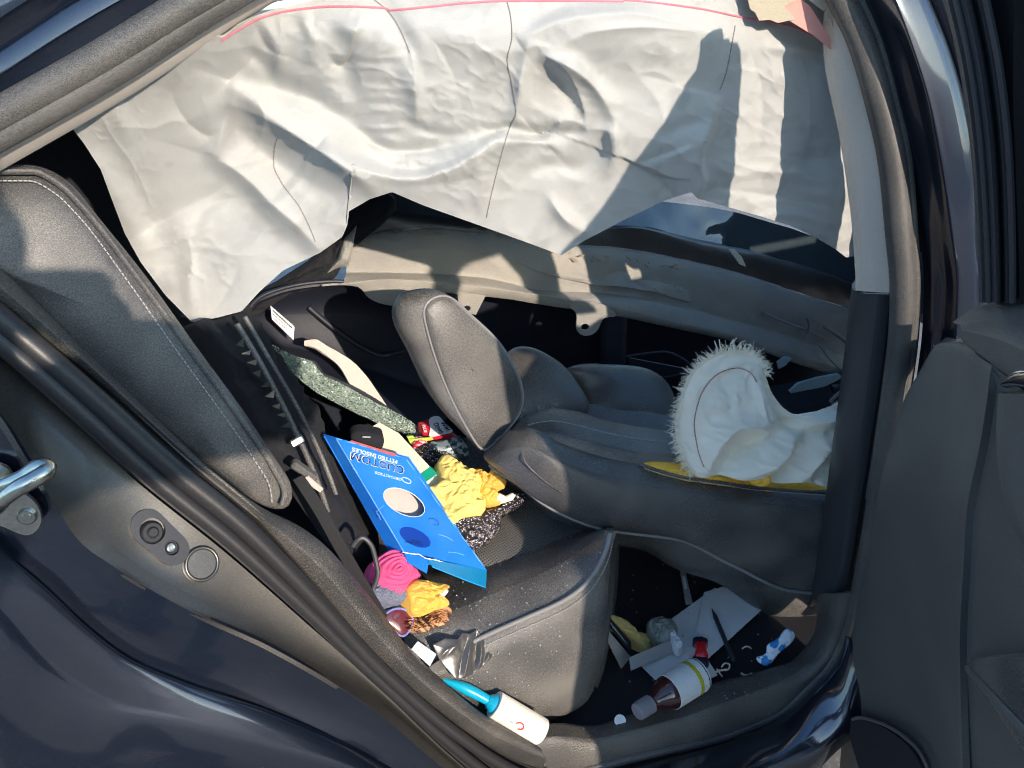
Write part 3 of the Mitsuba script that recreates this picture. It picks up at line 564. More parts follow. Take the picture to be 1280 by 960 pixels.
for pl in ([(633, 0), (640, 45), (634, 75), (640, 105), (645, 140), (637, 160), (625, 200), (608, 272)], [(347, 172), (342, 205), (350, 225), (375, 260), (394, 302)], [(919, 32), (914, 60), (908, 90), (900, 112)], [(468, 0), (490, 20), (506, 50), (512, 66)]):
    add('curtain_airbag__seam_thread', tube(on_curtain(pl, 120, .0006), .0007, 6), 'airbag_seam')
# salmon strap and frayed cream tab at the front upper corner
mat('salmon', (.75, .33, .28), rough=.8)
tp = Plane(at(960, 0, .16), at(1035, 55, .15), at(1030, -20, .14))
add('curtain_airbag__strap', plate([(950, -22), (985, -14), (1010, 6), (1034, 44), (1036, 60), (1014, 42), (985, 24), (960, 4)], tp, .002, .008), 'salmon', label='salmon pink strap at the front end of the airbag')
fr_ = [(925, -30), (931, -4), (934, 8), (940, 12), (945, 22), (958, 21), (968, 25), (990, 20), (976, 4), (1000, -8), (1024, 10), (1030, 4), (1026, 22), (1032, 18), (1036, 30), (1040, -30)]
mat('cream_cloth', grain((.46, .41, .31), .2, 600), rough=.9)
add('curtain_airbag__frayed_tab', plate(fr_, tp, .0015, .014), 'cream_cloth', label='frayed cream fabric tab at the upper front corner')
# ---------------------------------------------------------------- the crushed far side
F_ = C + 'far_door'
tag(F_, 'crushed grey far door pushed into the cabin')
def dented(m, amp, k, seed, n0=0):
    v, f = m; return v + (meshkit.fbm(v * k, 3, seed) - .5)[:, None] * amp * np.array([.3, -1, .4]), f
T0 = [(436, 215, .80), (520, 222, .8), (620, 238, .8), (720, 252, .82), (800, 250, .88), (900, 262, .94), (1000, 290, 1.0), (1096, 325, 1.06)]
G1 = [(434, 258, .76), (520, 268, .755), (620, 279, .755), (720, 284, .78), (788, 282, .82), (876, 300, .88), (940, 313, .92), (992, 328, .95), (1084, 360, 1.0)]
G1b = [(x, y + 3, Y - .02) for x, y, Y in G1]
G2 = [(434, 292, .735), (520, 286, .72), (610, 290, .72), (700, 304, .735), (770, 309, .79), (863, 326, .845), (940, 346, .885), (992, 364, .915), (1080, 390, .965)]
G2b = [(x, y + 2, Y - .01) for x, y, Y in G2]
G2c = [(434, 316, .70), (528, 312, .69), (608, 316, .69), (680, 332, .70), (765, 336, .75), (850, 350, .80), (920, 370, .845), (980, 388, .88), (1068, 414, .94)]
G3 = [(432, 341, .695), (528, 342, .685), (608, 348, .685), (667, 361, .695), (760, 367, .74), (837, 379, .79), (904, 397, .84), (966, 414, .88), (1064, 444, .94)]
G3b = [(x, y + 2.5, Y - .014) for x, y, Y in G3]
G4 = [(424, 355, .655), (456, 351, .65), (578, 357, .645), (667, 368, .655), (760, 383, .70), (837, 401, .75), (915, 419, .8), (956, 432, .83), (1064, 466, .89)]
G5 = [(402, 358, .66), (449, 359, .655), (461, 373, .66), (494, 382, .66), (560, 372, .655), (604, 371, .66), (667, 379, .668), (718, 387, .69), (780, 397, .73), (837, 409, .77), (915, 427, .82), (1000, 456, .86), (1070, 478, .91)]
add(F_ + '__window_glass', dented(loft([T0, G1], 80, 10, .004), .02, 9, 3), 'navy_glossy', label='dark glossy far window glass reflecting the sky')
add(F_ + '__window_ledge', dented(loft([G1, G1b, G2], 80, 5, .004), .012, 14, 4), 'paint_jamb', label='grey green ledge below the far window')
add(F_ + '__upper_trim', dented(loft([G2, G2b, G2c, G3, G3b, G4, G5], 120, 5, .004), .014, 16, 5), 'far_trim', label='torn grey upper trim of the far door')
def yp(x, y, Y): return Plane(at(x, y, Y), at(x + 50, y, Y), at(x, y + 50, Y + .004))
bp = yp(730, 400, .69)
add(F_ + '__bracket', plate([(712, 383), (718, 389), (719, 408), (723, 415), (731, 418), (741, 415), (748, 406), (754, 396), (768, 393), (764, 386)], bp, .004, .004, n=70, holes=[oval(730, 407, 5, 4, 0)]), 'far_trim', label='grey mounting tab with a bolt hole')
add(F_ + '__bracket', plate([(566, 362), (569, 375), (574, 383), (584, 390), (594, 392), (602, 376), (606, 368)], yp(590, 378, .655), .004, .003, holes=[oval(583, 384, 4.5, 3.4, 0)]), 'far_trim')
add(F_ + '__slot', plate([(556, 364), (571, 366), (572, 377), (563, 374)], yp(565, 370, .655), .003, .0055), 'dark_trim')
# torn end
tp2 = yp(440, 290, .70)
def torn_cloth(pl, amp, seed):
    def d(x, y, r): return amp * (meshkit.fbm(np.stack([x / 14, y / 14, x * 0 + seed], -1), 3, seed) - .5)
    return d
add(F_ + '__torn_fabric', pillow([(300, 388), (312, 372), (345, 356), (385, 330), (412, 305), (432, 268), (462, 250), (478, 239), (494, 248), (496, 262), (478, 268), (455, 288), (436, 312), (420, 345), (400, 358), (350, 372), (318, 396)], tp2, .02, n=110, disp=torn_cloth(tp2, .03, 4), center=(415, 325), smooth=False), 'dark_cloth', label='dark torn fabric at the broken end of the far door')
add(F_ + '__torn_padding', pillow([(446, 283), (441, 310), (436, 332), (424, 336), (408, 341), (422, 324), (430, 300)], yp(440, 310, .675), .012, n=60, disp=torn_cloth(tp2, .016, 9), smooth=False), 'far_trim', label='torn pale padding at the broken end')
mat('raw_wood', dusty((.16, .12, .075), (.34, .27, .17), amt=.8, thr=.42), rough=.9)
def shards(n, x0, x1, fy, Y, seed, size=(3, 12), mt='raw_wood', key=None, lab=None):
    rg = random.Random(seed); ms = []
    for k in range(n):
        x = rg.uniform(x0, x1); y = fy(x) + rg.uniform(-5, 5); L = rg.uniform(*size); a = rg.uniform(-.5, .7); w = rg.uniform(.6, 2.4)
        yv = Y(x) - rg.uniform(.003, .012)
        ms.append(plate([(x, y), (x + L * math.cos(a), y + L * math.sin(a)), (x + L * .6 * math.cos(a) - w * math.sin(a), y + L * .6 * math.sin(a) + w)], yp(x, y, yv), .002))
    add(key, cat(*ms), mt, smooth=False, kind='stuff', label=lab)
shards(60, 490, 850, lambda x: np.interp(x, [490, 620, 700, 850], [286, 290, 318, 330]), lambda x: np.interp(x, [490, 620, 720, 850], [.71, .71, .72, .80]), 5, key=F_ + '__splinters', lab='brown splintered board along the far door')
add(F_ + '__splinter', plate([(911, 312), (917, 311), (926, 320), (932, 333), (924, 330)], yp(920, 320, .855), .004), 'card', label='pale wedge shaped splinter')
# broken lower end with cracked brackets, right
add(F_ + '__cracked_clip', cat(*[tube(P3(p), r * .8, 8, n=20) for p, r in (([(954, 390, .86), (985, 404, .87), (1008, 412, .88), (1030, 424, .89)], .004), ([(1008, 396, .875), (1012, 412, .875), (1006, 424, .875)], .006), ([(1030, 408, .88), (1046, 418, .88), (1060, 430, .89)], .007), ([(1024, 430, .87), (1040, 452, .86), (1052, 462, .86)], .003))]), 'far_trim', label='cracked plastic clips near the pillar')
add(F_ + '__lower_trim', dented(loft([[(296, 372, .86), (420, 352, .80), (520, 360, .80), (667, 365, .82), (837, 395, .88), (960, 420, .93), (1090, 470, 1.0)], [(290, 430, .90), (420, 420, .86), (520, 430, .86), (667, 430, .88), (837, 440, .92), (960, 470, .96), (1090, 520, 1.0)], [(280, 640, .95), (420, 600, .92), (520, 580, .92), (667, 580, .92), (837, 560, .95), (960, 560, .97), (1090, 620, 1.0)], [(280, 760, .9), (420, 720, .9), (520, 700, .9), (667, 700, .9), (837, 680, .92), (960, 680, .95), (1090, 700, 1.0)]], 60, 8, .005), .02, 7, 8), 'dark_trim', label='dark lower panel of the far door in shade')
add(F_ + '__post', loft([[(752, 385, .80), (750, 470, .80)], [(762, 388, .785), (760, 470, .785)], [(774, 390, .785), (772, 470, .785)], [(784, 392, .80), (782, 470, .80)]], 16, 4, .004), 'dark_trim')
# rear bulkhead behind the left bolster
add(C + 'rear_shelf', loft([[(-60, 180, .5), (100, 140, .55), (260, 300, .6), (330, 420, .65)], [(-60, 420, .5), (100, 420, .55), (260, 520, .6), (400, 640, .6)]], 20, 6, .01), 'dark_cloth')
# broken tray in the far foot well
add(C + 'door_tray', cat(plate([(784, 446), (862, 461), (838, 470), (786, 463)], yp(820, 455, .74), .006, .0), tube(P3([(782, 446, .735), (826, 440, .735), (864, 459, .735), (840, 470, .73), (784, 465, .73)]), .0035, 8, n=60)), 'dark_trim', label='black plastic tray showing beside the cream airbag')
mat('pale_blue', (.35, .47, .5), rough=.5)
add(C + 'dash_vane', plate([(985, 488), (996, 478), (1020, 471), (1046, 466), (1052, 470), (1030, 481), (1004, 489), (988, 491)], yp(1010, 480, .80), .008), 'pale_blue', label='pale plastic strip beyond the cream airbag')
add(C + 'dash_vane', plate([(970, 452), (980, 445), (988, 447), (980, 456), (972, 460)], yp(978, 452, .82), .006), 'pale_blue')
add(C + 'lever', cat(ptube([(1042, 486, .5), (1056, 480, .49), (1074, 474, .47)], .0045, sides=10, n=20), cyl(at(1040, 486, .5), at(1048, 484, .498), .009, .007, 16)), 'dark_trim', label='thin black stalk behind the pillar')
add(C + 'white_strap', cat(ptube([(1038, 502, .45), (1046, 494, .44), (1054, 488, .43)], .004, sides=8, n=20), ptube([(1040, 506, .45), (1050, 500, .44), (1056, 494, .43)], .003, sides=8, n=20)), 'thread', label='white strap ends behind the pillar')

add(F_ + '__torn_film', dented(loft([[(604, 290, .725), (660, 316, .725), (720, 334, .735), (790, 340, .775), (860, 352, .82)], [(606, 300, .71), (664, 328, .71), (724, 346, .72), (794, 354, .76), (862, 366, .805)], [(610, 306, .70), (668, 338, .695), (728, 352, .71), (800, 362, .755), (866, 378, .80)]], 50, 4, .002), .03, 22, 12), 'far_trim', label='wrinkled torn grey lining of the far door')
# ---------------------------------------------------------------- rear seat
tag('rear_seat', 'black leather rear seat with pale double stitching', 'car seat')
BO = [(-70, 215), (-10, 208), (40, 206), (76, 220), (112, 258), (178, 340), (250, 440), (310, 522), (350, 582), (366, 618), (360, 634), (340, 636), (292, 606), (182, 514), (90, 425), (0, 346), (-70, 300)]
bpl = Plane(at(0, 210, .20), at(360, 630, .165), at(0, 346, .155))
add('rear_seat__side_bolster', pillow(BO, bpl, .028, back=.10, rings=18, n=140, p=3.2, center=(150, 400)), 'leather', label='black leather side bolster beside the door opening')
BS = [(-60, 230), (0, 226), (36, 226), (66, 240), (96, 268), (160, 352), (222, 440), (280, 520), (320, 578), (338, 612), (340, 630)]
def on_b(q, lift): return bpl.on(q[0], q[1], lift)
BPp = [(-60, 221), (0, 214), (40, 214), (72, 229), (104, 260), (170, 345), (240, 440), (300, 522), (341, 584), (356, 618), (352, 632)]
add('rear_seat__bolster_piping', tube([on_b(q, .0225) for q in resample(np.array(BPp, float), 120)], .0042, 10), 'leather')
st = resample(np.array(BS, float), 96); stm = []
for i in range(0, 95):
    a, b = st[i], st[i + 1]; c = a + (b - a) * .62
    stm.append(tube([on_b(a, .0262), on_b((a + c) / 2, .0272), on_b(c, .0262)], .00085, 6))
add('rear_seat__bolster_stitch', cat(*stm), 'thread', kind='stuff', label='pale stitches along the bolster edge')
# backrest edge: dark torn side with little metal hooks, belt and buckle
sidep = Plane(at(270, 405, .27), at(400, 650, .20), at(420, 560, .36))
add('rear_seat__backrest_side', pillow([(244, 402), (272, 398), (306, 392), (322, 410), (350, 450), (384, 500), (412, 552), (440, 610), (470, 668), (474, 700), (440, 690), (405, 650), (374, 604), (350, 566), (312, 505), (270, 440)], Plane(at(270, 405, .30), at(400, 650, .22), at(420, 560, .42)), .02, n=90, disp=torn_cloth(None, .03, 21)), 'dark_cloth', label='torn dark cloth side of the rear backrest')
hk = [(300, 428), (308, 440), (316, 452), (321, 466), (332, 480), (338, 493), (345, 506), (352, 518), (358, 530)]
for i, (x, y) in enumerate(hk):
    add('rear_seat__hook', plate([(x - 5 - (i * 7) % 3, y + 3 - (i * 5) % 4), (x + 5 - (i * 3) % 3, y - 6 + (i * 4) % 5), (x + 4, y + 5 - (i * 2) % 3)], Plane(at(x, y, .245 - .003 * i), at(x + 20, y + 4, .24 - .003 * i + .004 * ((i * 3) % 4)), at(x, y + 20, .25 - .003 * i)), .0015), 'metal', smooth=False)
mat('belt_webbing', grain((.02, .02, .022), .5, 1500), rough=.75)
add('rear_seat__hook_strip', cat(ptube([(296, 405, .26), (322, 448, .25), (350, 500, .235), (372, 545, .225), (392, 590, .215), (410, 640, .20)], .0042, sides=8), ptube([(306, 396, .27), (336, 448, .26), (372, 510, .25), (398, 562, .24), (420, 618, .22)], .0035, sides=8)), 'leather')
add('rear_seat__buckle', boxm(at(380, 588, .2), (.045, .018, .012), x=at(398, 600, .2) - at(362, 576, .2), y=(0, -1, 0), bev=.003), 'grained_plastic', label='dark plastic belt buckle end')
add('rear_seat__latch_plate', plate([(380, 597), (385, 594), (404, 610), (400, 614), (392, 609)], yp(390, 602, .19), .003), 'beige_trim', label='pale bent latch plate')
add('rear_seat__catch', boxm(at(371, 551, .225), (.02, .018, .012), x=(1, .2, .3), y=(0, -1, .3), bev=.002), 'metal')
add('rear_seat__belt', loft([[(366, 600, .185), (392, 640, .165), (420, 690, .15), (452, 742, .135), (474, 778, .12)], [(378, 594, .18), (406, 634, .16), (434, 684, .145), (464, 736, .13), (484, 770, .115)]], 30, 4, .002), 'belt_webbing', label='black seat belt strap beside the bolster')
add('rear_seat__belt_loop', cat(ptube([(440, 684, .16), (452, 672, .17), (466, 686, .165), (472, 712, .155), (466, 736, .145)], .004, sides=8, n=30)), 'black_plastic')
# cushion
Q0 = [(470, 700, 0.350), (520, 690, 0.390), (580, 672, 0.450), (640, 640, 0.510), (700, 622, 0.550), (770, 618, 0.570)]
Q1 = [(480, 745, 0.235), (540, 730, 0.265), (600, 706, 0.295), (660, 684, 0.310), (720, 664, 0.320), (752, 655, 0.315)]
Q2 = [(500, 790, 0.165), (560, 766, 0.180), (620, 742, 0.190), (680, 716, 0.195), (724, 690, 0.185), (757, 662, 0.180)]
Q3 = [(520, 830, .128), (566, 812, .132), (612, 790, .135), (660, 769, .137), (700, 751, .138), (728, 732, .138), (746, 710, .138), (756, 690, .14), (763, 664, .15)]
Q3b = [(x + 1, y + 5, Y - .004) for x, y, Y in Q3]
Q4 = [(530, 850, .112), (575, 836, .114), (620, 818, .116), (664, 800, .118), (702, 784, .12), (730, 768, .122), (746, 752, .125), (756, 740, .13), (761, 728, .14)]
Q5 = [(560, 890, .105), (600, 888, .104), (636, 876, .104), (672, 858, .104), (704, 842, .106), (730, 828, .108), (744, 816, .112), (752, 806, .12), (757, 800, .135)]
Q6 = [(590, 930, .12), (620, 926, .118), (648, 916, .116), (676, 902, .114), (702, 890, .114), (722, 880, .116), (732, 872, .12), (738, 864, .13), (743, 856, .15)]
add('rear_seat__cushion', loft([[(470, 590, .60), (540, 560, .66), (620, 540, .72), (700, 540, .76), (780, 560, .78)], Q0, Q1, Q2, Q3], 90, 8, .01), 'leather', label='dusty black leather seat cushion in the sun')
add('rear_seat__cushion_side', loft([Q3b, Q4, Q5, Q6, [(x, y + 6, Y + .03) for x, y, Y in Q6]], 90, 8, .01), 'leather', label='dusty side panel of the seat cushion')
RT = [(763, 664, .15), (768, 690, .16), (766, 740, .175), (760, 800, .18), (748, 862, .18)]
add('rear_seat__cushion_front', loft([[(763, 664, .15), (759, 728, .135), (757, 800, .135), (743, 856, .15)], [(766, 660, .2), (764, 730, .2), (760, 800, .2), (748, 862, .2)], [(776, 650, .5), (772, 730, .5), (768, 800, .5), (760, 862, .5)]], 30, 6, .01), 'leather')
add('rear_seat__cushion_piping', tub([(x, y + 2, Y - .004) for x, y, Y in Q3], .0042, n=90), 'piping', label='grey piping round the cushion edge')
st = resample(P3([(x + 3, y + 13, Y - .0115) for x, y, Y in Q3]), 80); stm = []
for i in range(14, 79):
    a, b = st[i], st[i + 1]; stm.append(tube([a, a + (b - a) * .6], .0008, 6))
add('rear_seat__cushion_stitch', cat(*stm), 'thread', kind='stuff')
# perforated insert of the cushion
def mesh_col(p, n, uv):
    a, b = (p.x * .92 + p.y * .38) * 200, (p.y * .92 - p.x * .38) * 200
    d = dr.sqrt(dr.square(a - dr.floor(a) - .5) + dr.square(b - dr.floor(b) - .5))
    return mix((.012, .012, .014), (.15, .145, .135), smoothstep(.28, .38, d))
mat('perforated_leather', mesh_col, rough=.6)
M0 = [(596, 712, 0.290), (660, 690, 0.300), (722, 670, 0.307), (756, 660, 0.305)]
M1_ = [(572, 690, 0.370), (636, 640, 0.450), (660, 612, 0.500), (690, 600, 0.530), (780, 610, 0.570)]
add('rear_seat__perforated_insert', loft([[(x, y, Y - .012) for x, y, Y in M0], mid(M0, M1_, .5, -.035), [(x, y, Y - .05) for x, y, Y in M1_]], 40, 8, .004), 'perforated_leather', label='perforated leather insert of the rear cushion')

# ---------------------------------------------------------------- front seat, fully reclined
tag('front_seat', 'reclined black leather front seat torn open at its upper bolster', 'car seat')
HB = [(490, 385), (497, 370), (516, 362), (540, 361), (562, 370), (584, 388), (620, 422), (642, 456), (654, 488), (652, 512), (640, 534), (620, 556), (604, 566), (588, 552), (560, 522), (530, 482), (506, 432)]
HF = [(531, 384), (541, 373), (556, 370), (582, 388), (620, 424), (642, 457), (653, 488), (652, 510), (639, 532), (620, 552), (606, 562), (590, 546), (566, 502), (545, 450), (532, 405)]
o1, o2 = resample(np.array(HB, float), 120, closed=True), resample(np.array(HF, float), 120, closed=True)
k0 = np.argmin(np.linalg.norm(o2 - np.array([531, 384]), axis=1)); k1 = np.argmin(np.linalg.norm(o1 - np.array([516, 362]), axis=1))
o1, o2 = np.roll(o1, -k1, 0), np.roll(o2, -k0, 0)
def hY(x, y): return .40 + (y - 460) * -.00018 + (x - 570) * .0003
rings_ = []
for kk, (tt, dy) in enumerate(((0.0, .12), (0.0, .055), (.05, .02), (.3, -.006), (.65, -.016), (.93, -.020), (.985, -.0165), (1.0, -.0165))):
    q = o1 * (1 - tt) + o2 * tt; rings_.append([at(x, y, hY(x, y) + dy) for x, y in q])
cen = o2.mean(0)
for s_ in (.985, .93, .8, .6, .4, .2, .02):
    q = cen + (o2 - cen) * s_; b = -.020 - .012 * (1 - s_ ** 3) - .004 * (s_ < .97); rings_.append([at(x, y, hY(x, y) + b) for x, y in q])
Gh = np.array(rings_); Gh = np.concatenate([Gh, Gh[:, :1]], 1)
add('front_seat__headrest', gridmesh(Gh), 'leather', smooth=45, label='dusty black leather headrest lit by the sun')
add('front_seat__headrest_piping', cat(tube([at(x, y, hY(x, y) - .0205) for x, y in o2], .0022, 8, closed=True), tube([at(x, y, hY(x, y) - .0215) for x, y in cen + (o2 - cen) * .955], .0015, 8, closed=True)), 'piping')
add('front_seat__headrest_seam', ptube([(500, 380, hY(500, 380) + .004), (514, 386, hY(514, 386) - .01), (530, 391, hY(530, 391) - .019)], .0018, sides=8, n=20), 'leather')
add('front_seat__release_button', boxm(at(630, 545, .366), (.036, .010, .008), x=at(641, 538, .36) - at(618, 552, .36), y=(0, -1, .2), bev=.003), 'grained_plastic', label='oblong headrest release button')
# side of the backrest
K0 = [(606, 566, .37), (622, 556, .345), (642, 541, .325), (662, 538, .31), (699, 553, .29), (755, 571, .27), (804, 581, .255), (860, 596, .245), (920, 604, .24), (1000, 612, .235), (1060, 618, .23)]
K1 = [(604, 570, .355), (618, 568, .325), (640, 560, .295), (664, 560, .265), (700, 576, .24), (755, 594, .222), (804, 604, .212), (860, 616, .205), (920, 624, .20), (1000, 632, .195), (1060, 638, .19)]
K2 = [(606, 574, .35), (620, 580, .31), (642, 590, .28), (670, 600, .25), (708, 620, .22), (760, 634, .20), (806, 642, .19), (860, 654, .182), (920, 662, .178), (1000, 672, .175), (1060, 678, .17)]
K3 = [(612, 580, .36), (628, 592, .335), (645, 602, .315), (680, 629, .275), (717, 648, .25), (757, 661, .232), (800, 667, .215), (846, 673, .205), (912, 704, .195), (992, 738, .19), (1060, 740, .185)]
add('front_seat__backrest_side', loft([[(x, y - 3, Y + .012) for x, y, Y in K0], K0, K1, K2, K3], 110, 8, .008), 'leather', label='dusty black leather side of the reclined backrest')
add('front_seat__seam', cat(tub([(x, y + 1, Y - .001) for x, y, Y in K0[3:8]], .0016, n=50, sides=8), tub([(664, 540, .305), (655, 548, .30), (650, 560, .285), (655, 574, .262), (672, 594, .245), (704, 616, .214)], .0014, n=40, sides=8)), 'leather')
add('front_seat__lower_piping', tub([(x, y + 1, Y - .004) for x, y, Y in K3], .0034, n=110), 'piping')
K4 = [(614, 586, .40), (632, 600, .385), (650, 612, .37), (684, 640, .33), (720, 658, .31), (760, 672, .29), (800, 679, .27), (840, 700, .26), (900, 722, .25), (965, 768, .24), (1050, 790, .24)]
add('front_seat__backrest_panel', loft([[(x, y + 2, Y + .004) for x, y, Y in K3], mid(K3, K4, .5, -.004), K4, [(x, y + 8, Y + .1) for x, y, Y in K4]], 90, 6, .006), 'leather', label='dark underside panel of the backrest')
# upper bolster strip
J0 = [(644, 542, .345), (660, 530, .345), (684, 525, .34), (717, 529, .335), (755, 539, .325), (792, 546, .315), (846, 552, .30)]
J0b = [(640, 536, .40), (660, 520, .42), (684, 512, .43), (717, 514, .43), (755, 526, .43), (800, 536, .43), (860, 545, .42)]
J1 = [(650, 546, .322), (664, 539, .318), (690, 540, .305), (720, 547, .292), (755, 556, .282), (795, 564, .272), (848, 569, .262)]
J2 = [(654, 552, .32), (668, 545, .31), (699, 554, .289), (725, 563, .279), (756, 572, .268), (804, 581, .254), (850, 584, .25)]
add('front_seat__upper_bolster', loft([J0b, J0, J1, J2], 60, 8, .006), 'leather', label='stitched upper bolster strip of the backrest')
st = resample(P3([(x, y + 1.5, Y - .005) for x, y, Y in J0[1:]]), 60)
add('front_seat__bolster_stitch', cat(*[tube([a, a + (b - a) * .62], .0008, 6) for a, b in zip(st[:-1], st[1:])]), 'thread', kind='stuff')
sh = Plane(at(680, 470, .52), at(730, 520, .47), at(640, 520, .45))
add('front_seat__shoulder', pillow([(628, 448), (640, 436), (660, 434), (684, 444), (706, 460), (724, 484), (736, 514), (716, 528), (684, 530), (656, 536), (634, 530)], Plane(at(680, 450, .56), at(740, 520, .47), at(640, 540, .43)), .03, n=80), 'leather', label='far shoulder of the backrest in shade')
add('front_seat__far_bolster', pillow([(706, 462), (716, 458), (744, 457), (784, 459), (812, 466), (834, 484), (845, 512), (846, 540), (828, 546), (790, 540), (756, 530), (738, 516), (726, 486)], Plane(at(720, 458, .62), at(845, 545, .53), at(740, 520, .52)), .045, n=80), 'leather', label='far side bolster of the backrest in shade')
add('front_seat__center_insert', loft([[(650, 500, .52), (740, 505, .52), (860, 525, .52)], [(655, 535, .43), (750, 545, .43), (870, 558, .42)]], 30, 4, .01), 'leather')
# torn foam
fo = yp(900, 600, .238)
add('front_seat__foam', pillow([(803, 583), (820, 580), (846, 581), (870, 582), (900, 588), (930, 586), (960, 596), (1000, 602), (1030, 610), (1044, 614), (1000, 614), (960, 610), (920, 606), (890, 604), (860, 598), (826, 592)], yp(900, 600, .25), .024, n=90, disp=torn_cloth(None, .014, 31)), 'foam', label='yellow foam bulging from the torn seam')
add('front_seat__foam_tuft', pillow([(938, 592), (948, 588), (958, 590), (962, 598), (956, 607), (942, 607), (936, 600)], yp(948, 598, .205), .008, n=50, disp=torn_cloth(None, .016, 33)), 'foam', label='loose lump of yellow foam')
add('front_seat__torn_edge', cat(tub([(800, 580, .25), (822, 588, .236), (856, 597, .226), (900, 603, .222), (940, 609, .22), (1000, 614, .216), (1050, 617, .21)], .003, n=70, sides=8)), 'leather')
st = resample(P3([(806, 586, .236), (856, 600, .217), (900, 606, .213), (940, 612, .211), (1000, 617, .207), (1046, 620, .203)]), 70)
add('front_seat__torn_stitch', cat(*[tube([a, a + (b - a) * .6], .0007, 6) for a, b in zip(st[:-1], st[1:])]), 'thread', kind='stuff')
add('front_seat__base', boxm((.92, .42, .36), (.5, .4, .18), bev=.04), 'leather')

# ---------------------------------------------------------------- seat side airbag with frayed edge
AO = [(872, 596), (858, 574), (850, 556), (846, 536), (850, 506), (858, 480), (872, 458), (892, 444), (914, 438), (934, 440), (950, 450), (959, 468), (966, 488), (978, 506), (992, 517), (1012, 516), (1034, 511), (1062, 498), (1066, 560), (1058, 612), (1030, 608), (1004, 602), (972, 604), (948, 598), (926, 600), (900, 594)]
apl = Plane(at(870, 590, .215), at(1040, 600, .205), at(920, 440, .30))
def ab(x, y, r):
    h = 0
    h = h + fold(x, y, [(958, 455), (962, 490), (985, 525), (1006, 536)], -.018, 9) + fold(x, y, [(946, 452), (950, 490), (968, 524), (985, 545)], .012, 8)
    h = h + fold(x, y, [(880, 580), (900, 540), (920, 528), (950, 535)], .012, 12) - fold(x, y, [(900, 590), (925, 560), (960, 545), (985, 530)], .012, 12)
    h = h + fold(x, y, [(930, 594), (965, 575), (985, 550)], .012, 11) - fold(x, y, [(960, 600), (985, 580), (1005, 555)], .010, 9) + fold(x, y, [(1000, 600), (1015, 570), (1040, 550)], .012, 10) - fold(x, y, [(1020, 600), (1035, 575), (1055, 560)], .010, 8)
    h = h + fold(x, y, [(990, 545), (1020, 530), (1060, 520)], .010, 8) + .012 * (meshkit.fbm(np.stack([x / 40, y / 40, x * 0 + 1.5], -1), 3, 3) - .5)
    v = meshkit.fbm(np.stack([x / 24 + y / 80, y / 20 - x / 90, x * 0 + 4], -1), 3, 27); h = h + .006 * (1 - np.abs(2 * v - 1)) ** 4
    for pl, a, w in (([(882, 586), (896, 548), (916, 534), (952, 538)], .016, 8), ([(900, 594), (928, 562), (962, 548), (988, 532)], -.014, 8), ([(930, 596), (962, 578), (986, 552)], .016, 8), ([(958, 602), (982, 584), (1002, 556)], -.014, 7), ([(996, 604), (1012, 574), (1042, 548)], .016, 8), ([(1022, 606), (1034, 578), (1058, 556)], -.012, 7), ([(950, 470), (964, 505), (986, 530), (1012, 540)], -.016, 6), ([(938, 466), (946, 510), (958, 552)], .010, 8), ([(870, 520), (900, 500), (930, 496)], .005, 9), ([(896, 470), (910, 510), (902, 548)], -.005, 10), ([(985, 520), (1020, 528), (1062, 516)], .012, 7), ([(1000, 545), (1030, 540), (1064, 535)], -.010, 7)):
        h = h + crease(x, y, pl, a * 1.35, w * .85)
    return h
tag('side_airbag', 'cream cloth side airbag with a frayed edge burst from the front seat', 'airbag')
add('side_airbag__panel', pillow(AO, apl, .006, back=.006, rings=44, n=220, disp=ab, p=3), 'seat_airbag', smooth=60)
AS = [(880, 584), (872, 560), (868, 530), (874, 500), (886, 478), (904, 464), (922, 460), (938, 466), (946, 478)]
add('side_airbag__seam', tube([apl.on(x, y, .0085 + ab(np.array([x]), np.array([y]), .7)[0]) for x, y in resample(np.array(AS, float), 60)], .0009, 6), mat('brown_thread', (.35, .16, .12), rough=.8))
rg = random.Random(3); ms = []
for q, nrm in zip(*(lambda a: (a, np.gradient(a, axis=0)))(resample(np.array([(868, 592), (852, 570), (846, 536), (850, 506), (858, 480), (872, 458), (892, 444), (914, 438), (936, 440), (952, 452), (960, 470)], float), 520))):
    o = np.array([nrm[1], -nrm[0]]); o /= np.linalg.norm(o); o = -o if (o @ (q - np.array([925, 530]))) < 0 else o
    if rg.random() < .25: continue
    L = rg.choice([3, 4, 5, 6, 7, 8, 9, 12]) * rg.uniform(.7, 1.15); w = np.array([rg.uniform(-5, 5), rg.uniform(-4, 6)])
    p0, p1, p2 = q - o * 3, q + o * L * .55 + w * .3, q + o * L + w
    ms.append(tube([apl.on(*p0, .006), apl.on(*p1, .008 + rg.uniform(-.004, .006)), apl.on(*p2, .006 + rg.uniform(-.008, .01))], [.0007, .0006, .0003], 5))
for pts in ([(898, 444), (896, 434), (893, 426)], [(903, 442), (900, 432), (899, 424)], [(918, 438), (916, 428), (921, 422)], [(924, 438), (926, 428), (932, 426)], [(928, 440), (932, 430), (940, 432)], [(914, 440), (913, 430), (917, 424)]):
    ms.append(tube([apl.on(x, y, .01 + .003 * i) for i, (x, y) in enumerate(pts)], [.0013, .0011, .0008], 5))
add('side_airbag__frayed_threads', cat(*ms), 'seat_airbag', kind='stuff', label='frayed threads along the torn edge')
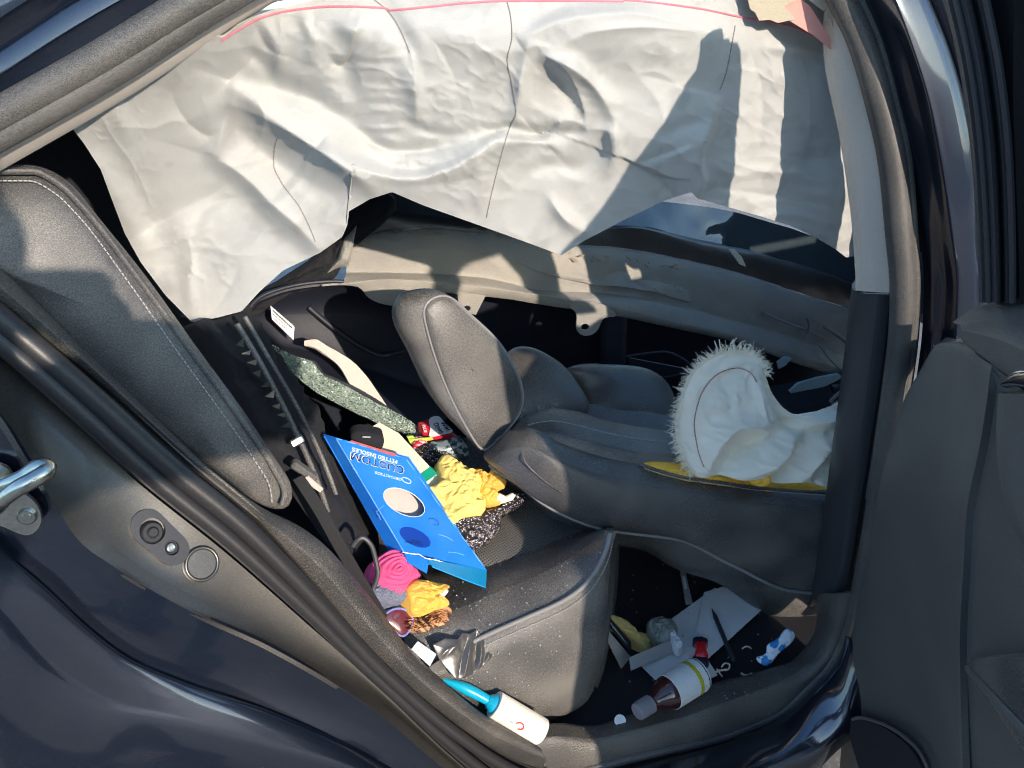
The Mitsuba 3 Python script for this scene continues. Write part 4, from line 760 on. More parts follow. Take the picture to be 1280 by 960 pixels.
# ---------------------------------------------------------------- far rear side: dark shell with a crazed glass sliver
tag('quarter_shell', 'dark curved trim shell with crazed green glass along its edge', 'car trim')
B_ = 'quarter_shell__'
U0 = [(306, 392, .66), (330, 374, .66), (368, 362, .665), (430, 356, .68), (470, 372, .70), (520, 392, .72)]
U1 = [(308, 400, .70), (332, 396, .73), (380, 392, .76), (440, 392, .78), (500, 410, .80), (560, 440, .82)]
U2 = [(312, 412, .69), (338, 428, .71), (390, 440, .73), (450, 458, .75), (510, 480, .76), (580, 500, .78)]
U3 = [(318, 424, .64), (342, 444, .635), (392, 462, .63), (440, 482, .63), (486, 510, .635), (530, 540, .64)]
add(B_ + 'shell', loft([U0, U1, U2, U3], 70, 10, .005), 'dark_trim')
add(B_ + 'rim', cat(ptube([(430, 352, .66), (372, 356, .65), (336, 366, .645), (316, 380, .64), (310, 396, .635), (316, 418, .63), (340, 441, .622), (366, 453, .618), (390, 452, .616), (404, 468, .616), (440, 484, .616), (486, 512, .62)], .004, sides=10, n=120), ptube([(386, 384, .755), (420, 412, .75), (456, 436, .745), (480, 444, .74), (506, 438, .74)], .006, sides=10, n=60)), 'dark_trim')
add(B_ + 'label', plate([(338, 381), (368, 407), (367, 424), (340, 398)], yp(352, 400, .685), .001, .004), 'white_paper', smooth=False, label='small white printed label')
lpp = yp(352, 400, .685)
for k in range(3):
    a, b = (341, 388 + 4.5 * k), (365, 410 + 4 * k)
    if k: b = (359, 404 + 4 * k)
    add(B_ + 'label_print', tube([lpp.on(*a, .0055), lpp.on(*b, .0055)], .0006 if k else .0011, 4), 'dark_trim')
add(B_ + 'lit_pillar', loft([[(380, 426, .66), (392, 424, .66), (410, 433, .655), (426, 442, .65), (441, 452, .648), (458, 470, .645), (476, 496, .64), (496, 526, .635)], [(380, 432, .655), (392, 434, .65), (410, 446, .645), (424, 458, .64), (440, 484, .632), (452, 498, .63), (470, 514, .63), (490, 534, .63)]], 50, 6, .01), 'beige_trim', label='sunlit beige far pillar trim')
def crazed(p, n, uv):
    f, s, w = voronoi(p.x * 210 + p.z * 60, p.z * 210 + p.y * 150)
    e = smoothstep(.04, .16, s - f)
    return mix((.5, .58, .5), mix((.03, .05, .045), (.16, .22, .18), w), e)
mat('crazed_glass', crazed, rough=.22, spec=.6)
gl0 = [(340, 430, .606), (367, 444, .60), (390, 452, .598), (402, 467, .596), (430, 481, .592), (470, 503, .585), (500, 518, .58), (522, 534, .575), (530, 546, .57)]
gl1 = [(342, 442, .60), (362, 463, .592), (392, 488, .584), (430, 509, .578), (470, 528, .572), (500, 540, .568), (518, 548, .566), (526, 552, .565)]
def rough_glass(m): v, f = m; return v + (meshkit.noise(v * 260, 4) - .5)[:, None] * .006 * np.array([.4, -1, .6]), f
add(B_ + 'crazed_glass', rough_glass(loft([gl0, mid(gl0, gl1, .5, -.008), gl1], 120, 8, .004)), 'crazed_glass', smooth=False, label='sliver of crazed green safety glass')

# ---------------------------------------------------------------- blue insole box
mat('box_blue', lambda p, n, uv: mix((.008, .13, .62), (.025, .22, .74), fbm(p.x * 16, p.y * 16, p.z * 16)), rough=.24, spec=.6)
mat('box_cyan', (.012, .34, .68), rough=.35)
mat('box_navy', (.004, .012, .08), rough=.45)
mat('box_pale', (.20, .42, .74), rough=.5)
mat('box_inside', (.55, .47, .42), rough=.8)
mat('print_red', (.62, .10, .10), rough=.6)
bxp = Plane(at(420, 548, .315), at(507, 573, .34), at(504, 690, .205))
tag('insole_box', 'bright blue open cardboard insole box leaning on the rear seat', 'box')
hole = oval(505, 628, 28, 14.5, .47, 40)
face = [(420, 548), (507, 573), (608, 713), (505, 690)]
add('insole_box__front', plate(face, bxp, .0015, .0, holes=[hole]), 'box_blue', smooth=False, label='blue printed front panel with an oval window')
add('insole_box__liner', plate([(426, 556), (500, 577), (590, 698), (508, 682)], bxp, .001, -.022), 'box_inside', smooth=False, label='pale liner seen through the oval window')
add('insole_box__window_edge', tube([bxp.on(x, y, .0012) for x, y in hole], .0007, 6, closed=True), 'box_white')
def hexa(top, dvec, t=.0015): return None
def panel(pts3, t=.0014):
    p = np.array(pts3); pl = Plane(p[0], p[1], p[2]); q = np.array([pl.uv(a) for a in p]); m = trimesh.creation.extrude_polygon(Polygon(q), t, engine='earcut')
    return pl.o + m.vertices[:, :1] * pl.x + m.vertices[:, 1:2] * pl.y + m.vertices[:, 2:3] * pl.n, np.array(m.faces)
a0, a3 = bxp.on(420, 548), bxp.on(505, 690); b0, b3 = at(404, 545, .335), at(494, 702, .222)
add('insole_box__side', panel([a0, a3, b3, b0]), 'box_blue', smooth=False)
c1, c2 = bxp.on(507, 573, -.026), bxp.on(608, 713, -.026)
add('insole_box__back', panel([b0, b3, c2, c1]), 'box_blue', smooth=False)
add('insole_box__right_side', panel([bxp.on(507, 573), bxp.on(608, 713), c2, c1]), 'box_blue', smooth=False)
add('insole_box__top_end', panel([a0, bxp.on(507, 573), c1, b0]), 'box_blue', smooth=False)
add('insole_box__end_flap', panel([bxp.on(534, 699), bxp.on(608, 713), at(607, 735, .178), at(585, 734, .18), at(534, 720, .19)]), 'box_cyan', smooth=False, label='cyan end flap hanging open')
add('insole_box__tuck_flap', panel([bxp.on(504, 690, .0), bxp.on(536, 698, .0), at(533, 717, .19), at(500, 708, .205)]), 'box_blue', smooth=False)
add('insole_box__torn_edge', tube([bxp.on(x, y, .0012) for x, y in [(503, 690), (512, 692), (524, 693), (532, 698), (545, 700), (560, 705), (566, 712), (567, 719)]], .0011, 6), 'box_white')
add('insole_box__oval_slot', tube([bxp.on(x, y, .0014) for x, y in oval(542, 652, 7, 3.2, .5, 24)], .0006, 5, closed=True), 'box_navy')
ux, uy = bxp.on(440, 560) - bxp.on(500, 577), bxp.on(505, 690) - bxp.on(420, 548)
uyn = uy - 0
def bl(text, px, py, hgt, mt, bold=True, width=None, key='lettering', lift=.0016, part_label=None):
    o = bxp.on(px, py, lift)
    add('insole_box__' + key, lettering(text, o, ux, np.cross(bxp.n, ux), hgt, .0005, bold, width), mt, smooth=False, label=part_label)
wd = np.linalg.norm(bxp.on(504, 588) - bxp.on(436, 567))
bl('CUSTOM', 506, 584, .0135, 'box_white', True, wd * 1.0, part_label='large word CUSTOM printed upside down')
bl('CUSTOM', 505.4, 584.2, .0125, 'box_navy', False, wd * .975, lift=.0021)
bl('FITTED INSOLES', 497, 575.5, .0065, 'box_white', True, wd * .84)
bl('ORTHOTICS', 502, 598, .0045, 'box_white', False, wd * .5)
add('insole_box__oval_logo', tube([bxp.on(x, y, .0014) for x, y in oval(508, 600.5, 6.2, 2.8, .42, 24)], .0007, 5, closed=True), 'box_white')
bl('CUSHIONING', 529, 680, .004, 'box_navy', True); bl('SUPPORT', 526, 676.5, .0032, 'box_navy', True); bl('INSOLES', 542, 700 - 3, .0036, 'box_navy', True)
add('insole_box__stripe', plate([(436, 552), (439, 551), (494, 568), (492, 571)], bxp, .0005, .0016), 'print_red', smooth=False)
add('insole_box__badge', plate(oval(518, 672, 21, 10, .47, 40), bxp, .0004, .0015), mat('box_deep', (.003, .04, .30), rough=.4), smooth=False)

# beige box with green band, behind it
tag('beige_box', 'cream box with a green band lying behind the blue box', 'box')
bb = Plane(at(450, 545, .44), at(545, 600, .375), at(480, 600, .36))
bq = [(444, 546), (474, 528), (498, 541), (553, 600), (526, 616), (470, 590)]
add('beige_box__face', plate(bq, bb, .014, -.014), 'card', smooth=20)
mat('green_band', (.005, .30, .20), rough=.5)
add('beige_box__green_band', plate([(512, 602), (538, 583.5), (546.5, 592.5), (521, 611)], bb, .0008, .0002), 'green_band', smooth=False)
tag('black_pouch', 'small black pouch with a white tab at the top of the blue box', 'pouch')
add('black_pouch__body', pillow([(438, 544), (448, 538), (466, 540), (478, 544), (480, 552), (476, 561), (460, 560), (444, 556)], yp(460, 550, .36), .014, n=50), 'dark_cloth')
add('black_pouch__tab', tube([at(453, 546, .343), at(463, 546.5, .343)], .0012, 6), 'thread')

# wipes packet
mat('packet_red', (.55, .02, .04), rough=.35); mat('packet_white', (.72, .74, .78), rough=.4); mat('packet_navy', (.02, .025, .09), rough=.5)
wp = Plane(at(530, 530, .56), at(575, 550, .52), at(535, 560, .50))
tag('wipes_packet', 'red and white wipes packet behind the headrest', 'packet')
add('wipes_packet__body', pillow([(523, 528), (535, 525), (547, 522), (556, 530), (566, 540), (578, 550), (560, 555), (541, 560), (532, 553), (527, 541)], wp, .006, n=70, smooth=False), 'packet_red')
add('wipes_packet__panel', plate([(536, 526.5), (547, 523), (555, 531), (565, 541.5), (548, 547), (536, 549), (537, 538)], wp, .0008, .0062, n=40), 'packet_white', smooth=False)
wx = wp.on(566, 545) - wp.on(554, 529); wy = np.cross(wp.n, wx)
add('wipes_packet__lettering', lettering('Wet', wp.on(550.5, 528, .0075), wx, wy, .0105, .0005, True, .026), 'packet_navy', smooth=False)
add('wipes_packet__lettering', lettering('Ones', wp.on(541, 529.5, .0075), wx, wy, .0105, .0005, True, .030), 'packet_navy', smooth=False)
add('wipes_packet__lettering', lettering('PLUS', wp.on(527.5, 531, .0072), wp.on(532, 545) - wp.on(528, 531), np.cross(wp.n, wp.on(532, 545) - wp.on(528, 531)), .006, .0005, True), 'packet_white', smooth=False)
mat('teal_foil', lambda p, n, uv: mix((.03, .06, .07), (.32, .38, .40), smoothstep(.45, .6, fbm(p.x * 120, p.y * 120, p.z * 120))), rough=.3)
add('foil_packet', pillow([(540, 560), (556, 557), (580, 552), (586, 562), (582, 574), (574, 574), (560, 567), (548, 566)], yp(562, 562, .48), .008, n=50, disp=torn_cloth(None, .014, 41)), 'teal_foil', label='crumpled teal patterned packet below the wipes packet', cat='packet')
mat('candy', lambda p, n, uv: mix(mix((.62, .03, .06), (.75, .72, .75), smoothstep(.5, .55, noise(p.x * 170, p.y * 170, p.z * 170))), (.05, .12, .5), smoothstep(.66, .7, noise(p.x * 140 + 9, p.y * 140, p.z * 140))), rough=.35)
add('candy_wrapper', pillow([(516, 556), (526, 552), (535, 556), (537, 564), (528, 568), (519, 566)], yp(526, 560, .50), .008, n=40, disp=torn_cloth(None, .012, 42)), 'candy', label='red white and blue candy wrapper beside the cream box', cat='wrapper')
mat('lime', (.42, .55, .08), rough=.4)
add('lime_wrapper', cat(plate([(510, 549), (528, 547), (540, 546), (542, 549), (526, 552), (513, 554)], yp(525, 550, .51), .002), plate([(508, 545), (516, 544), (522, 552), (514, 553)], yp(515, 548, .515), .002)), 'lime', smooth=False, label='thin lime green wrapper strip by the crazed glass', cat='wrapper')

# cloths
def cloth(key, outl, pl, mt, lab, amp=.03, k=20, bulge=.02, seed=1, catg='cloth', ridge=True, **kw):
    ctr = np.mean(outl, axis=0)
    def d(x, y, r):
        p = np.stack([(x - ctr[0]) / k + seed, (y - ctr[1]) / k * 1.2, x * 0 + seed], -1)
        w = p + .8 * np.stack([meshkit.fbm(p, 2, seed + 1), meshkit.fbm(p + 5, 2, seed + 2), x * 0], -1)
        v = meshkit.fbm(w, 3, seed); v = .45 * (1 - np.abs(2 * v - 1)) ** 1.1 + .35 * (1 - np.abs(2 * meshkit.fbm(w * 2.1 + 3, 2, seed + 4) - 1)) ** 1.1 + .2 * meshkit.fbm(w * .6, 2, seed + 6)
        return amp * (v - .5) * (1 - .5 * r ** 6)
    add(key, pillow(outl, pl, bulge, n=170, rings=46, disp=d, **kw), mt, smooth=60, label=lab, cat=catg)
mat('cloth_yellow', grain((.74, .57, .17), .3, 800), rough=.9, sheen=.3)
mat('cloth_amber', grain((.72, .42, .08), .3, 800), rough=.9, sheen=.3)
mat('cloth_pink', grain((.70, .08, .22), .3, 700), rough=.9, sheen=.4)
mat('cloth_grey', lambda p, n, uv: mix((.05, .06, .10), (.22, .24, .32), noise(p.x * 900, p.y * 900, p.z * 900)), rough=.9)
mat('cloth_pale', grain((.55, .58, .62), .2, 500), rough=.9)
yc = Plane(at(550, 575, .41), at(605, 640, .325), at(535, 615, .345))
cloth('amber_cloth', [(590, 592), (600, 588), (609, 594), (615, 585), (631, 598), (633, 603), (622, 611), (619, 620), (627, 627), (615, 632), (602, 630), (596, 612)], Plane(at(595, 590, .40), at(632, 602, .375), at(605, 630, .345)), 'cloth_amber', 'amber cloth crumpled under the front headrest', .03, 15, .016, 4)
cloth('yellow_cloth', [(546, 582), (553, 571), (562, 573), (576, 582), (591, 590), (602, 604), (605, 616), (606, 630), (604, 641), (578, 647), (562, 656), (553, 640), (538, 622), (532, 612), (544, 607), (549, 599)], yc, 'cloth_yellow', 'large pale yellow cloth beside the cream box', .042, 19, .016, 7)
tag('beige_clip', 'small beige plastic clip by the amber cloth', 'clip')
add('beige_clip__body', plate([(612, 627), (624, 616), (632, 620), (640, 616), (644, 618), (640, 624), (630, 627), (620, 630)], yp(630, 622, .345), .004), 'card')
def sequin(p, n, uv):
    f, s, w = voronoi(p.x * 330 + p.y * 90, p.z * 330 + p.y * 200)
    return mix((.015, .013, .018), mix((.5, .35, .3), (.75, .72, .74), w), smoothstep(.35, .25, f) * smoothstep(.55, .75, w))
mat('sequin_cloth', sequin, rough=.35)
cloth('sequin_bag', [(556, 656), (575, 648), (602, 640), (622, 634), (640, 624), (652, 614), (658, 620), (644, 634), (626, 648), (625, 660), (612, 675), (590, 686), (576, 680), (566, 668)], Plane(at(560, 655, .315), at(650, 618, .37), at(600, 684, .28)), 'sequin_cloth', 'dark glittering mesh bag below the yellow cloth', .016, 12, .012, 9, 'bag')
cloth('sequin_scarf', [(520, 572), (534, 562), (550, 564), (562, 572), (556, 578), (546, 584), (534, 586)], yp(540, 574, .47), 'sequin_cloth', 'dark glittering cloth above the yellow cloth', .014, 12, .012, 13, 'bag')
pk_ = Plane(at(470, 715, .19), at(520, 725, .20), at(490, 750, .155))
cloth('grey_cloth', [(456, 737), (466, 726), (476, 722), (500, 740), (512, 748), (500, 754), (478, 755), (464, 752)], pk_, 'cloth_grey', 'blue grey knitted cloth beneath the pink cloth', .02, 16, .014, 17)
cloth('pale_cloth', [(462, 750), (478, 754), (500, 755), (514, 750), (540, 742), (556, 734), (560, 738), (548, 748), (520, 760), (494, 766), (474, 762)], Plane(at(462, 750, .175), at(556, 734, .21), at(494, 766, .16)), 'cloth_pale', 'pale cloth edge under the grey cloth', .012, 14, .008, 19)
def coil(x, y, r):
    d = np.hypot((x - 490) / 1.15, (y - 719)); a = np.arctan2(y - 719, x - 490)
    return .0014 * np.cos(2 * np.pi * (d / (4.2 + .03 * d) - a / 6.283 + .6 * meshkit.fbm(np.stack([x / 12, y / 12, x * 0 + 3], -1), 2, 9))) * (r < .96) + .016 * (meshkit.fbm(np.stack([x / 16, y / 16, x * 0], -1), 2, 5) - .5)
add('pink_roll', pillow([(463, 718), (466, 704), (476, 694), (489, 689), (503, 700), (524, 722), (514, 736), (502, 745), (486, 742), (472, 732)], Plane(at(470, 715, .178), at(520, 725, .19), at(490, 750, .145)), .020, n=130, rings=50, disp=coil, center=(489, 718)), 'cloth_pink', smooth=60, label='bright pink rolled up cloth coil below the blue box', cat='cloth roll')
cloth('yellow_scrunch', [(510, 733), (520, 725), (532, 726), (557, 733), (540, 741), (551, 748), (556, 757), (542, 763), (530, 768), (518, 771), (511, 758)], Plane(at(510, 733, .165), at(556, 735, .19), at(520, 771, .14)), 'cloth_amber', 'small yellow cloth bunched beside the pink cloth', .03, 13, .018, 29)
def bristle(p, n, uv):
    return mix((.05, .03, .02), (.62, .33, .16), smoothstep(.4, .6, noise(p.x * 420 + p.z * 260, p.y * 60, p.z * 60)))
mat('bristles', bristle, rough=.8)
tag('hair_brush', 'brown bristled brush lying under the yellow cloth', 'brush')
hb = Plane(at(515, 772, .15), at(565, 765, .18), at(525, 790, .14))
add('hair_brush__back', pillow([(512, 774), (530, 768), (560, 758), (567, 768), (560, 778), (540, 786), (522, 790)], hb, .004, n=50), 'bristles')
rg = random.Random(12); ms = []
for k in range(130):
    x, y = rg.uniform(516, 562), 0; y = np.interp(x, [516, 562], [780, 768]) + rg.uniform(-7, 8)
    ms.append(tube([hb.on(x, y, .003), hb.on(x - 7 + rg.uniform(-2, 2), y + 3 + rg.uniform(-2, 2), .016)], .0006, 4))
add('hair_brush__bristles', cat(*ms), 'bristles', kind='stuff')
# tinted lens, tag, dark pockets
mat('tinted_lens', (.10, .012, .02), rough=.08, spec=.7, coat=1.0); mat('violet_frame', (.20, .22, .50), rough=.3)
tag('sunglasses', 'dark red lens sunglasses with a violet rim', 'sunglasses')
ln = Plane(at(478, 774, .138), at(515, 776, .142), at(492, 790, .128))
lo = [(478, 775), (484, 766), (494, 761), (508, 763), (516, 776), (512, 788), (504, 795), (490, 787)]
add('sunglasses__lens', pillow(lo, ln, .004, back=.002, n=50), 'tinted_lens'); add('sunglasses__rim', tube([ln.on(x, y, .002) for x, y in resample(np.array(lo, float), 60, closed=True)], .0018, 8, closed=True), 'violet_frame')
mat('grey_print', (.25, .25, .25), rough=.8)
tag('white_tag', 'small white printed card tag at the sill side of the cushion', 'tag')
tg = Plane(at(520, 801, .112), at(542, 817, .112), at(513, 812, .102))
add('white_tag__card', plate([(520, 801), (543, 817), (535, 832), (512, 811)], tg, .0012, .004), 'white_paper', smooth=False)
add('white_tag__print', tube([tg.on(519.5, 808, .0055), tg.on(524, 814.5, .0055)], .0005, 4), 'grey_print')
add('grey_strap', loft([[(536, 834, .10), (548, 826, .108), (566, 824, .12)], [(542, 842, .096), (552, 838, .10), (572, 836, .112)]], 20, 3, .004), 'rubber_grey', label='short grey strap between the white tag and the tape', cat='strap')
def film_bump(p, n, uv): return fbm(p.x * 60, p.y * 60, p.z * 60, octaves=2)
mat('black_film', (.05, .05, .05), rough=.30, spec=.7)
def pleats(x, y, r):
    h = 0
    for pl, a, w in (([(596, 789), (595, 815), (592, 842)], -.006, 3), ([(601, 795), (600, 815), (598, 836)], .006, 3.5), ([(608, 806), (606, 820), (602, 832)], -.004, 3), ([(611, 812), (610, 820), (606, 830)], .004, 3), ([(590, 795), (584, 820), (580, 846)], .005, 3.5), ([(584, 800), (577, 824), (574, 847)], -.003, 4), ([(560, 818), (568, 808), (576, 800)], .003, 4), ([(551, 822), (558, 812), (566, 808)], .003, 3)):
        h = h + crease(x, y, pl, a, w)
    return (h + .0012 * (meshkit.fbm(np.stack([x / 9, y / 14, x * 0], -1), 2, 31) - .5)) * (1 - .4 * r ** 8)
add('black_film', pillow([(541, 806), (556, 798), (572, 799), (578, 791), (588, 792), (596, 787), (604, 796), (617, 819), (604, 832), (590, 843), (582, 847), (569, 849), (560, 838), (548, 823)], Plane(at(541, 806, .122), at(610, 812, .122), at(575, 848, .094)), .002, back=.002, n=170, rings=46, disp=pleats, smooth=False), 'black_film', smooth=60, label='torn pleated sheet of shiny black film on the cushion edge', cat='film')

# lint roller
tag('lint_roller', 'lint roller with a white paper roll and turquoise handle', 'lint roller')
mat('roll_paper', grain((.78, .74, .64), .06, 300), rough=.8); mat('turquoise', (.005, .36, .55), rough=.3, spec=.6)
e0, e1 = at(618, 880, .082), at(662, 906, .062); ax = (e1 - e0) / np.linalg.norm(e1 - e0); rr_ = .0225
e0 = e0 - ax * .0; e1 = e0 + ax * .098
add('lint_roller__roll', tube([e0 + ax * .0001, e0, e0 + ax * .001, e1 - ax * .0012, e1, e1 - ax * .0001], [.017, rr_ - .0008, rr_, rr_, rr_ - .001, .012], 48), 'roll_paper')
add('lint_roller__hub', tube([e0 + ax * .002, e0 - ax * .003, e0 - ax * .008, e0 - ax * .014], [.0165, .0165, .013, .009], 32), 'turquoise')
hd0 = e0 - ax * .012; hd1 = at(554, 850, .112)
hp = np.array([hd0 + (hd1 - hd0) * t + np.array([0, 0, .004 * math.sin(math.pi * t)]) for t in np.linspace(0, 1, 14)])
add('lint_roller__handle', tube(hp, [.0075, .0085, .0085, .009, .0095, .0095, .0095, .009, .0085, .0075, .0065, .0055, .0045, .003], 24), 'turquoise')
mat('logo_red', (.60, .05, .04), rough=.6); mat('logo_teal', (.06, .30, .25), rough=.6)
def on_roll(px, py, lift=.0004):
    d = FWD + RIGHT * (px - 640) / FPX - UP * (py - 480) / FPX; w = CAM - e0
    dp, wp_ = d - ax * (d @ ax), w - ax * (w @ ax); a, b, c = dp @ dp, 2 * dp @ wp_, wp_ @ wp_ - (rr_ + lift) ** 2
    return CAM + d * ((-b - math.sqrt(max(b * b - 4 * a * c, 0))) / (2 * a))
add('lint_roller__logo', tube(np.array([on_roll(*p) for p in resample(np.array([(645, 904.5), (650, 903.5), (654, 906), (654.5, 909), (652, 911.5), (647, 911)], float), 24)]), .0013, 6), 'logo_red', label='small red curved logo')
add('lint_roller__logo', tube(np.array([on_roll(*p) for p in ((638, 902), (640, 902.6), (641.5, 902.4))]), .0011, 6), 'logo_teal')

# things on the floor
FZ = ZP(.232)
def on_floor(key, poly, mt, t=.001, lift=0, lab=None, catg=None, n=None, tilt=None):
    add(key, plate(poly, tilt or FZ, t, lift, n=n), mt, smooth=20, label=lab, cat=catg)
mat('sheet_white', grain((.68, .68, .67), .05, 120), rough=.8)
on_floor('paper_sheet', [(838, 775), (893, 735), (900, 737), (948, 764), (880, 824), (850, 812)], 'sheet_white', .0008, 0, 'white paper sheet lying flat below the dark pen', 'paper')
on_floor('paper_sheet', [(880, 742), (904, 735), (955, 761), (884, 826), (866, 812)], 'sheet_white', .0008, .003, 'white paper sheet topmost under the dark pen', 'paper')
on_floor('paper_sheet', [(800, 832), (846, 800), (880, 818), (897, 845), (860, 862), (818, 850)], 'sheet_white', .0008, .0015, 'white paper sheet nearest the brown bottle', 'paper')
q0, q1 = FZ.on(890, 761, .008), FZ.on(917, 826, .009)
add('pen', tube([q0, q0 + (q1 - q0) * .12, q0 + (q1 - q0) * .14, q0 + (q1 - q0) * .97, q1], [.0008, .0036, .0046, .0046, .003], 16), 'black_plastic', label='black pen lying across the papers', cat='pen')
on_floor('plastic_strip', [(849, 710), (855, 709), (866, 756), (857, 757)], mat('clear_strip', (.34, .34, .35), rough=.25), .001, .002, 'narrow translucent plastic strip above the papers', 'plastic strip')
add('plastic_strip__print', plate([(853, 722), (856, 722), (859, 738), (856, 738)], FZ, .0003, .0035), 'box_white', smooth=False)
# bottle
tag('syrup_bottle', 'dark brown bottle with a white label and yellow green band', 'bottle')
mat('brown_glass', (.035, .008, .010), rough=.08, spec=.6, coat=1.0); mat('bottle_label', dusty((.68, .70, .70), (.45, .46, .42), amt=.3), rough=.5); mat('olive_band', (.42, .42, .03), rough=.5); mat('clear_cap', (.24, .23, .25), rough=.3)
c0 = FZ.on(806, 884, .052); c1 = FZ.on(874, 842, .046); ba = (c1 - c0) / np.linalg.norm(c1 - c0); BL = np.linalg.norm(c1 - c0); rb = .0315
def bt(ts, rs): return tube([c0 + ba * (BL * t) for t in ts], [rb * r for r in rs], 40)
add('syrup_bottle__glass', bt([.12, .16, .22, .28, .36, .43, .46], [.36, .38, .5, .72, .9, .97, .97]), 'brown_glass')
add('syrup_bottle__cap', bt([-.14, -.139, -.13, .09, .10, .12], [.3, .44, .47, .47, .50, .42]), 'clear_cap')
for k in range(22):
    a = k * 2 * math.pi / 22; s1_ = np.cross(ba, [0, 0, 1.0]); s1_ /= np.linalg.norm(s1_); s2_ = np.cross(ba, s1_); o = (math.cos(a) * s1_ + math.sin(a) * s2_) * rb * .475
    ms = [] if k == 0 else ms; ms.append(tube([c0 + ba * BL * -.09 + o, c0 + ba * BL * .09 + o], .0009, 5))
add('syrup_bottle__cap_ribs', cat(*ms), 'clear_cap', kind='stuff')
add('syrup_bottle__label', bt([.43, .4301, .93, .9301], [.9, 1.0, 1.0, .9]), 'bottle_label')
add('syrup_bottle__band', bt([.80, .801, .86, .861], [.98, 1.012, 1.012, .98]), 'olive_band')
add('syrup_bottle__base', bt([.925, .93, .955, .96, 1.0, 1.01], [.9, 1.008, 1.008, .98, .95, .6]), 'bottle_label')
add('syrup_bottle__base_ring', bt([.955, .956, .968, .969], [.98, 1.015, 1.015, .98]), 'dark_trim')
# red sweet
tag('red_sweet', 'small red wrapped sweet with dark ends by the bottle', 'sweet')
mat('sweet_red', (.60, .012, .02), rough=.2, spec=.7)
add('red_sweet__wrapper', pillow([(867, 802), (884, 803), (883, 812), (885, 821), (868, 820), (870, 811)], ZP(.245), .010, n=50, disp=torn_cloth(None, .006, 51)), 'sweet_red')
add('red_sweet__twist', pillow([(866, 799), (885, 801), (883, 805), (868, 803)], ZP(.25), .004, n=30), 'dark_trim'); add('red_sweet__twist', pillow([(866, 821), (885, 823), (886, 828), (866, 825)], ZP(.245), .004, n=30), 'dark_trim')
# card box with black sleeve, glove, crumpled foil
mat('grey_card', grain((.40, .37, .34), .1, 200), rough=.85)
cb0, cb1, cb2, cb3 = at(755, 784, .21), at(786, 821, .235), at(786, 850, .215), at(757, 800, .20)
tag('grey_carton', 'opened grey cardboard carton on the floor beside the seat', 'carton')
add('grey_carton__side', panel([at(755, 782, .215), at(787, 820, .235), at(783, 850, .215), at(754, 790, .208)]), 'grey_card', smooth=False)
add('grey_carton__flap', panel([FZ.on(786, 822, .03), FZ.on(840, 799, .02), FZ.on(851, 811, .006), FZ.on(786, 840, .01)]), 'grey_card', smooth=False)
tag('black_card', 'black printed card standing against the grey carton', 'card')
add('black_card__panel', panel([at(757, 778, .21), at(761, 771, .222), at(788, 802, .236), at(784, 817, .228)]), 'dark_trim', smooth=False)
bk_ = Plane(at(757, 778, .208), at(788, 802, .234), at(784, 817, .226))
for k in range(4): add('black_card__line', tube([bk_.on(762 + 1.2 * k, 777 + 2.2 * k, .003), bk_.on(778 + 2 * k, 797 + 2.8 * k, .003)], .0005, 4), 'thread')
mat('glove_yellow', grain((.62, .46, .16), .25, 400), rough=.8)
cloth('tan_glove', [(760, 769), (772, 771), (784, 778), (792, 788), (804, 791), (816, 798), (820, 812), (826, 828), (812, 827), (800, 812), (788, 798), (776, 790), (764, 780)], Plane(at(760, 770, .25), at(820, 800, .27), at(815, 828, .235)), 'glove_yellow', 'tan glove draped over the grey carton', .016, 14, .012, 37, 'glove')
mat('grey_foil', grain((.22, .24, .22), .5, 160), rough=.5)
cloth('grey_wad', [(808, 783), (820, 777), (832, 774), (842, 780), (847, 792), (838, 800), (824, 802), (814, 794)], ZP(.255), 'grey_foil', 'grey green crumpled wad on the papers', .028, 15, .014, 39, 'wad')
cloth('white_tissue', [(832, 787), (842, 788), (847, 797), (853, 806), (848, 811), (842, 806), (838, 796)], ZP(.262), 'white_paper', 'small twisted white tissue beside the grey wad', .010, 8, .006, 41, 'tissue')
mat('blue_print', lambda p, n, uv: mix((.70, .76, .82), (.02, .22, .55), smoothstep(.48, .56, fbm(p.x * 70, p.y * 70, p.z * 70))), rough=.4)
cloth('blue_wrapper', [(946, 822), (957, 818), (959, 808), (972, 798), (986, 786), (993, 792), (986, 806), (970, 820), (955, 832)], Plane(at(947, 822, .125), at(990, 790, .14), at(955, 832, .115)), 'blue_print', 'white and blue printed wrapper near the pillar foot', .008, 14, .004, 43, 'wrapper', back=.002)
# black cap with cream mark
tag('knit_hat', 'black knit hat with a cream mark lying by the sill', 'hat')
cloth('knit_hat__crown', [(880, 838), (898, 826), (915, 818), (935, 816), (948, 828), (950, 842), (936, 850), (912, 856), (890, 862), (876, 856)], Plane(at(880, 845, .15), at(948, 830, .16), at(915, 858, .125)), 'dark_cloth', None, .014, 16, .012, 47, None)
cpl = Plane(at(880, 845, .128), at(948, 830, .138), at(915, 858, .103))
def capmark(pts, r=.0016): return tube([cpl.on(x, y, .003) for x, y in resample(np.array(pts, float), 24)], r, 6)
add('knit_hat__mark', cat(capmark([(893, 841), (901, 838), (910, 837)], .0019), capmark([(896, 836), (900, 842), (903, 846)]), capmark([(902, 834), (907, 829), (912, 831), (911, 836), (905, 838)])), 'card', label='cream embroidered mark')
add('knit_hat__piping', capmark([(926, 841), (931, 844), (940, 842)], .002), 'card'); add('knit_hat__piping', capmark([(928, 811), (934, 808), (939, 811)], .0014), 'card')
add('white_disc', cyl(at(775, 901, .082), at(775, 901, .082) + np.array([0, -.0012, .0018]), .0105, sides=32), 'white_paper', label='small white disc on the sill plate edge', cat='disc')
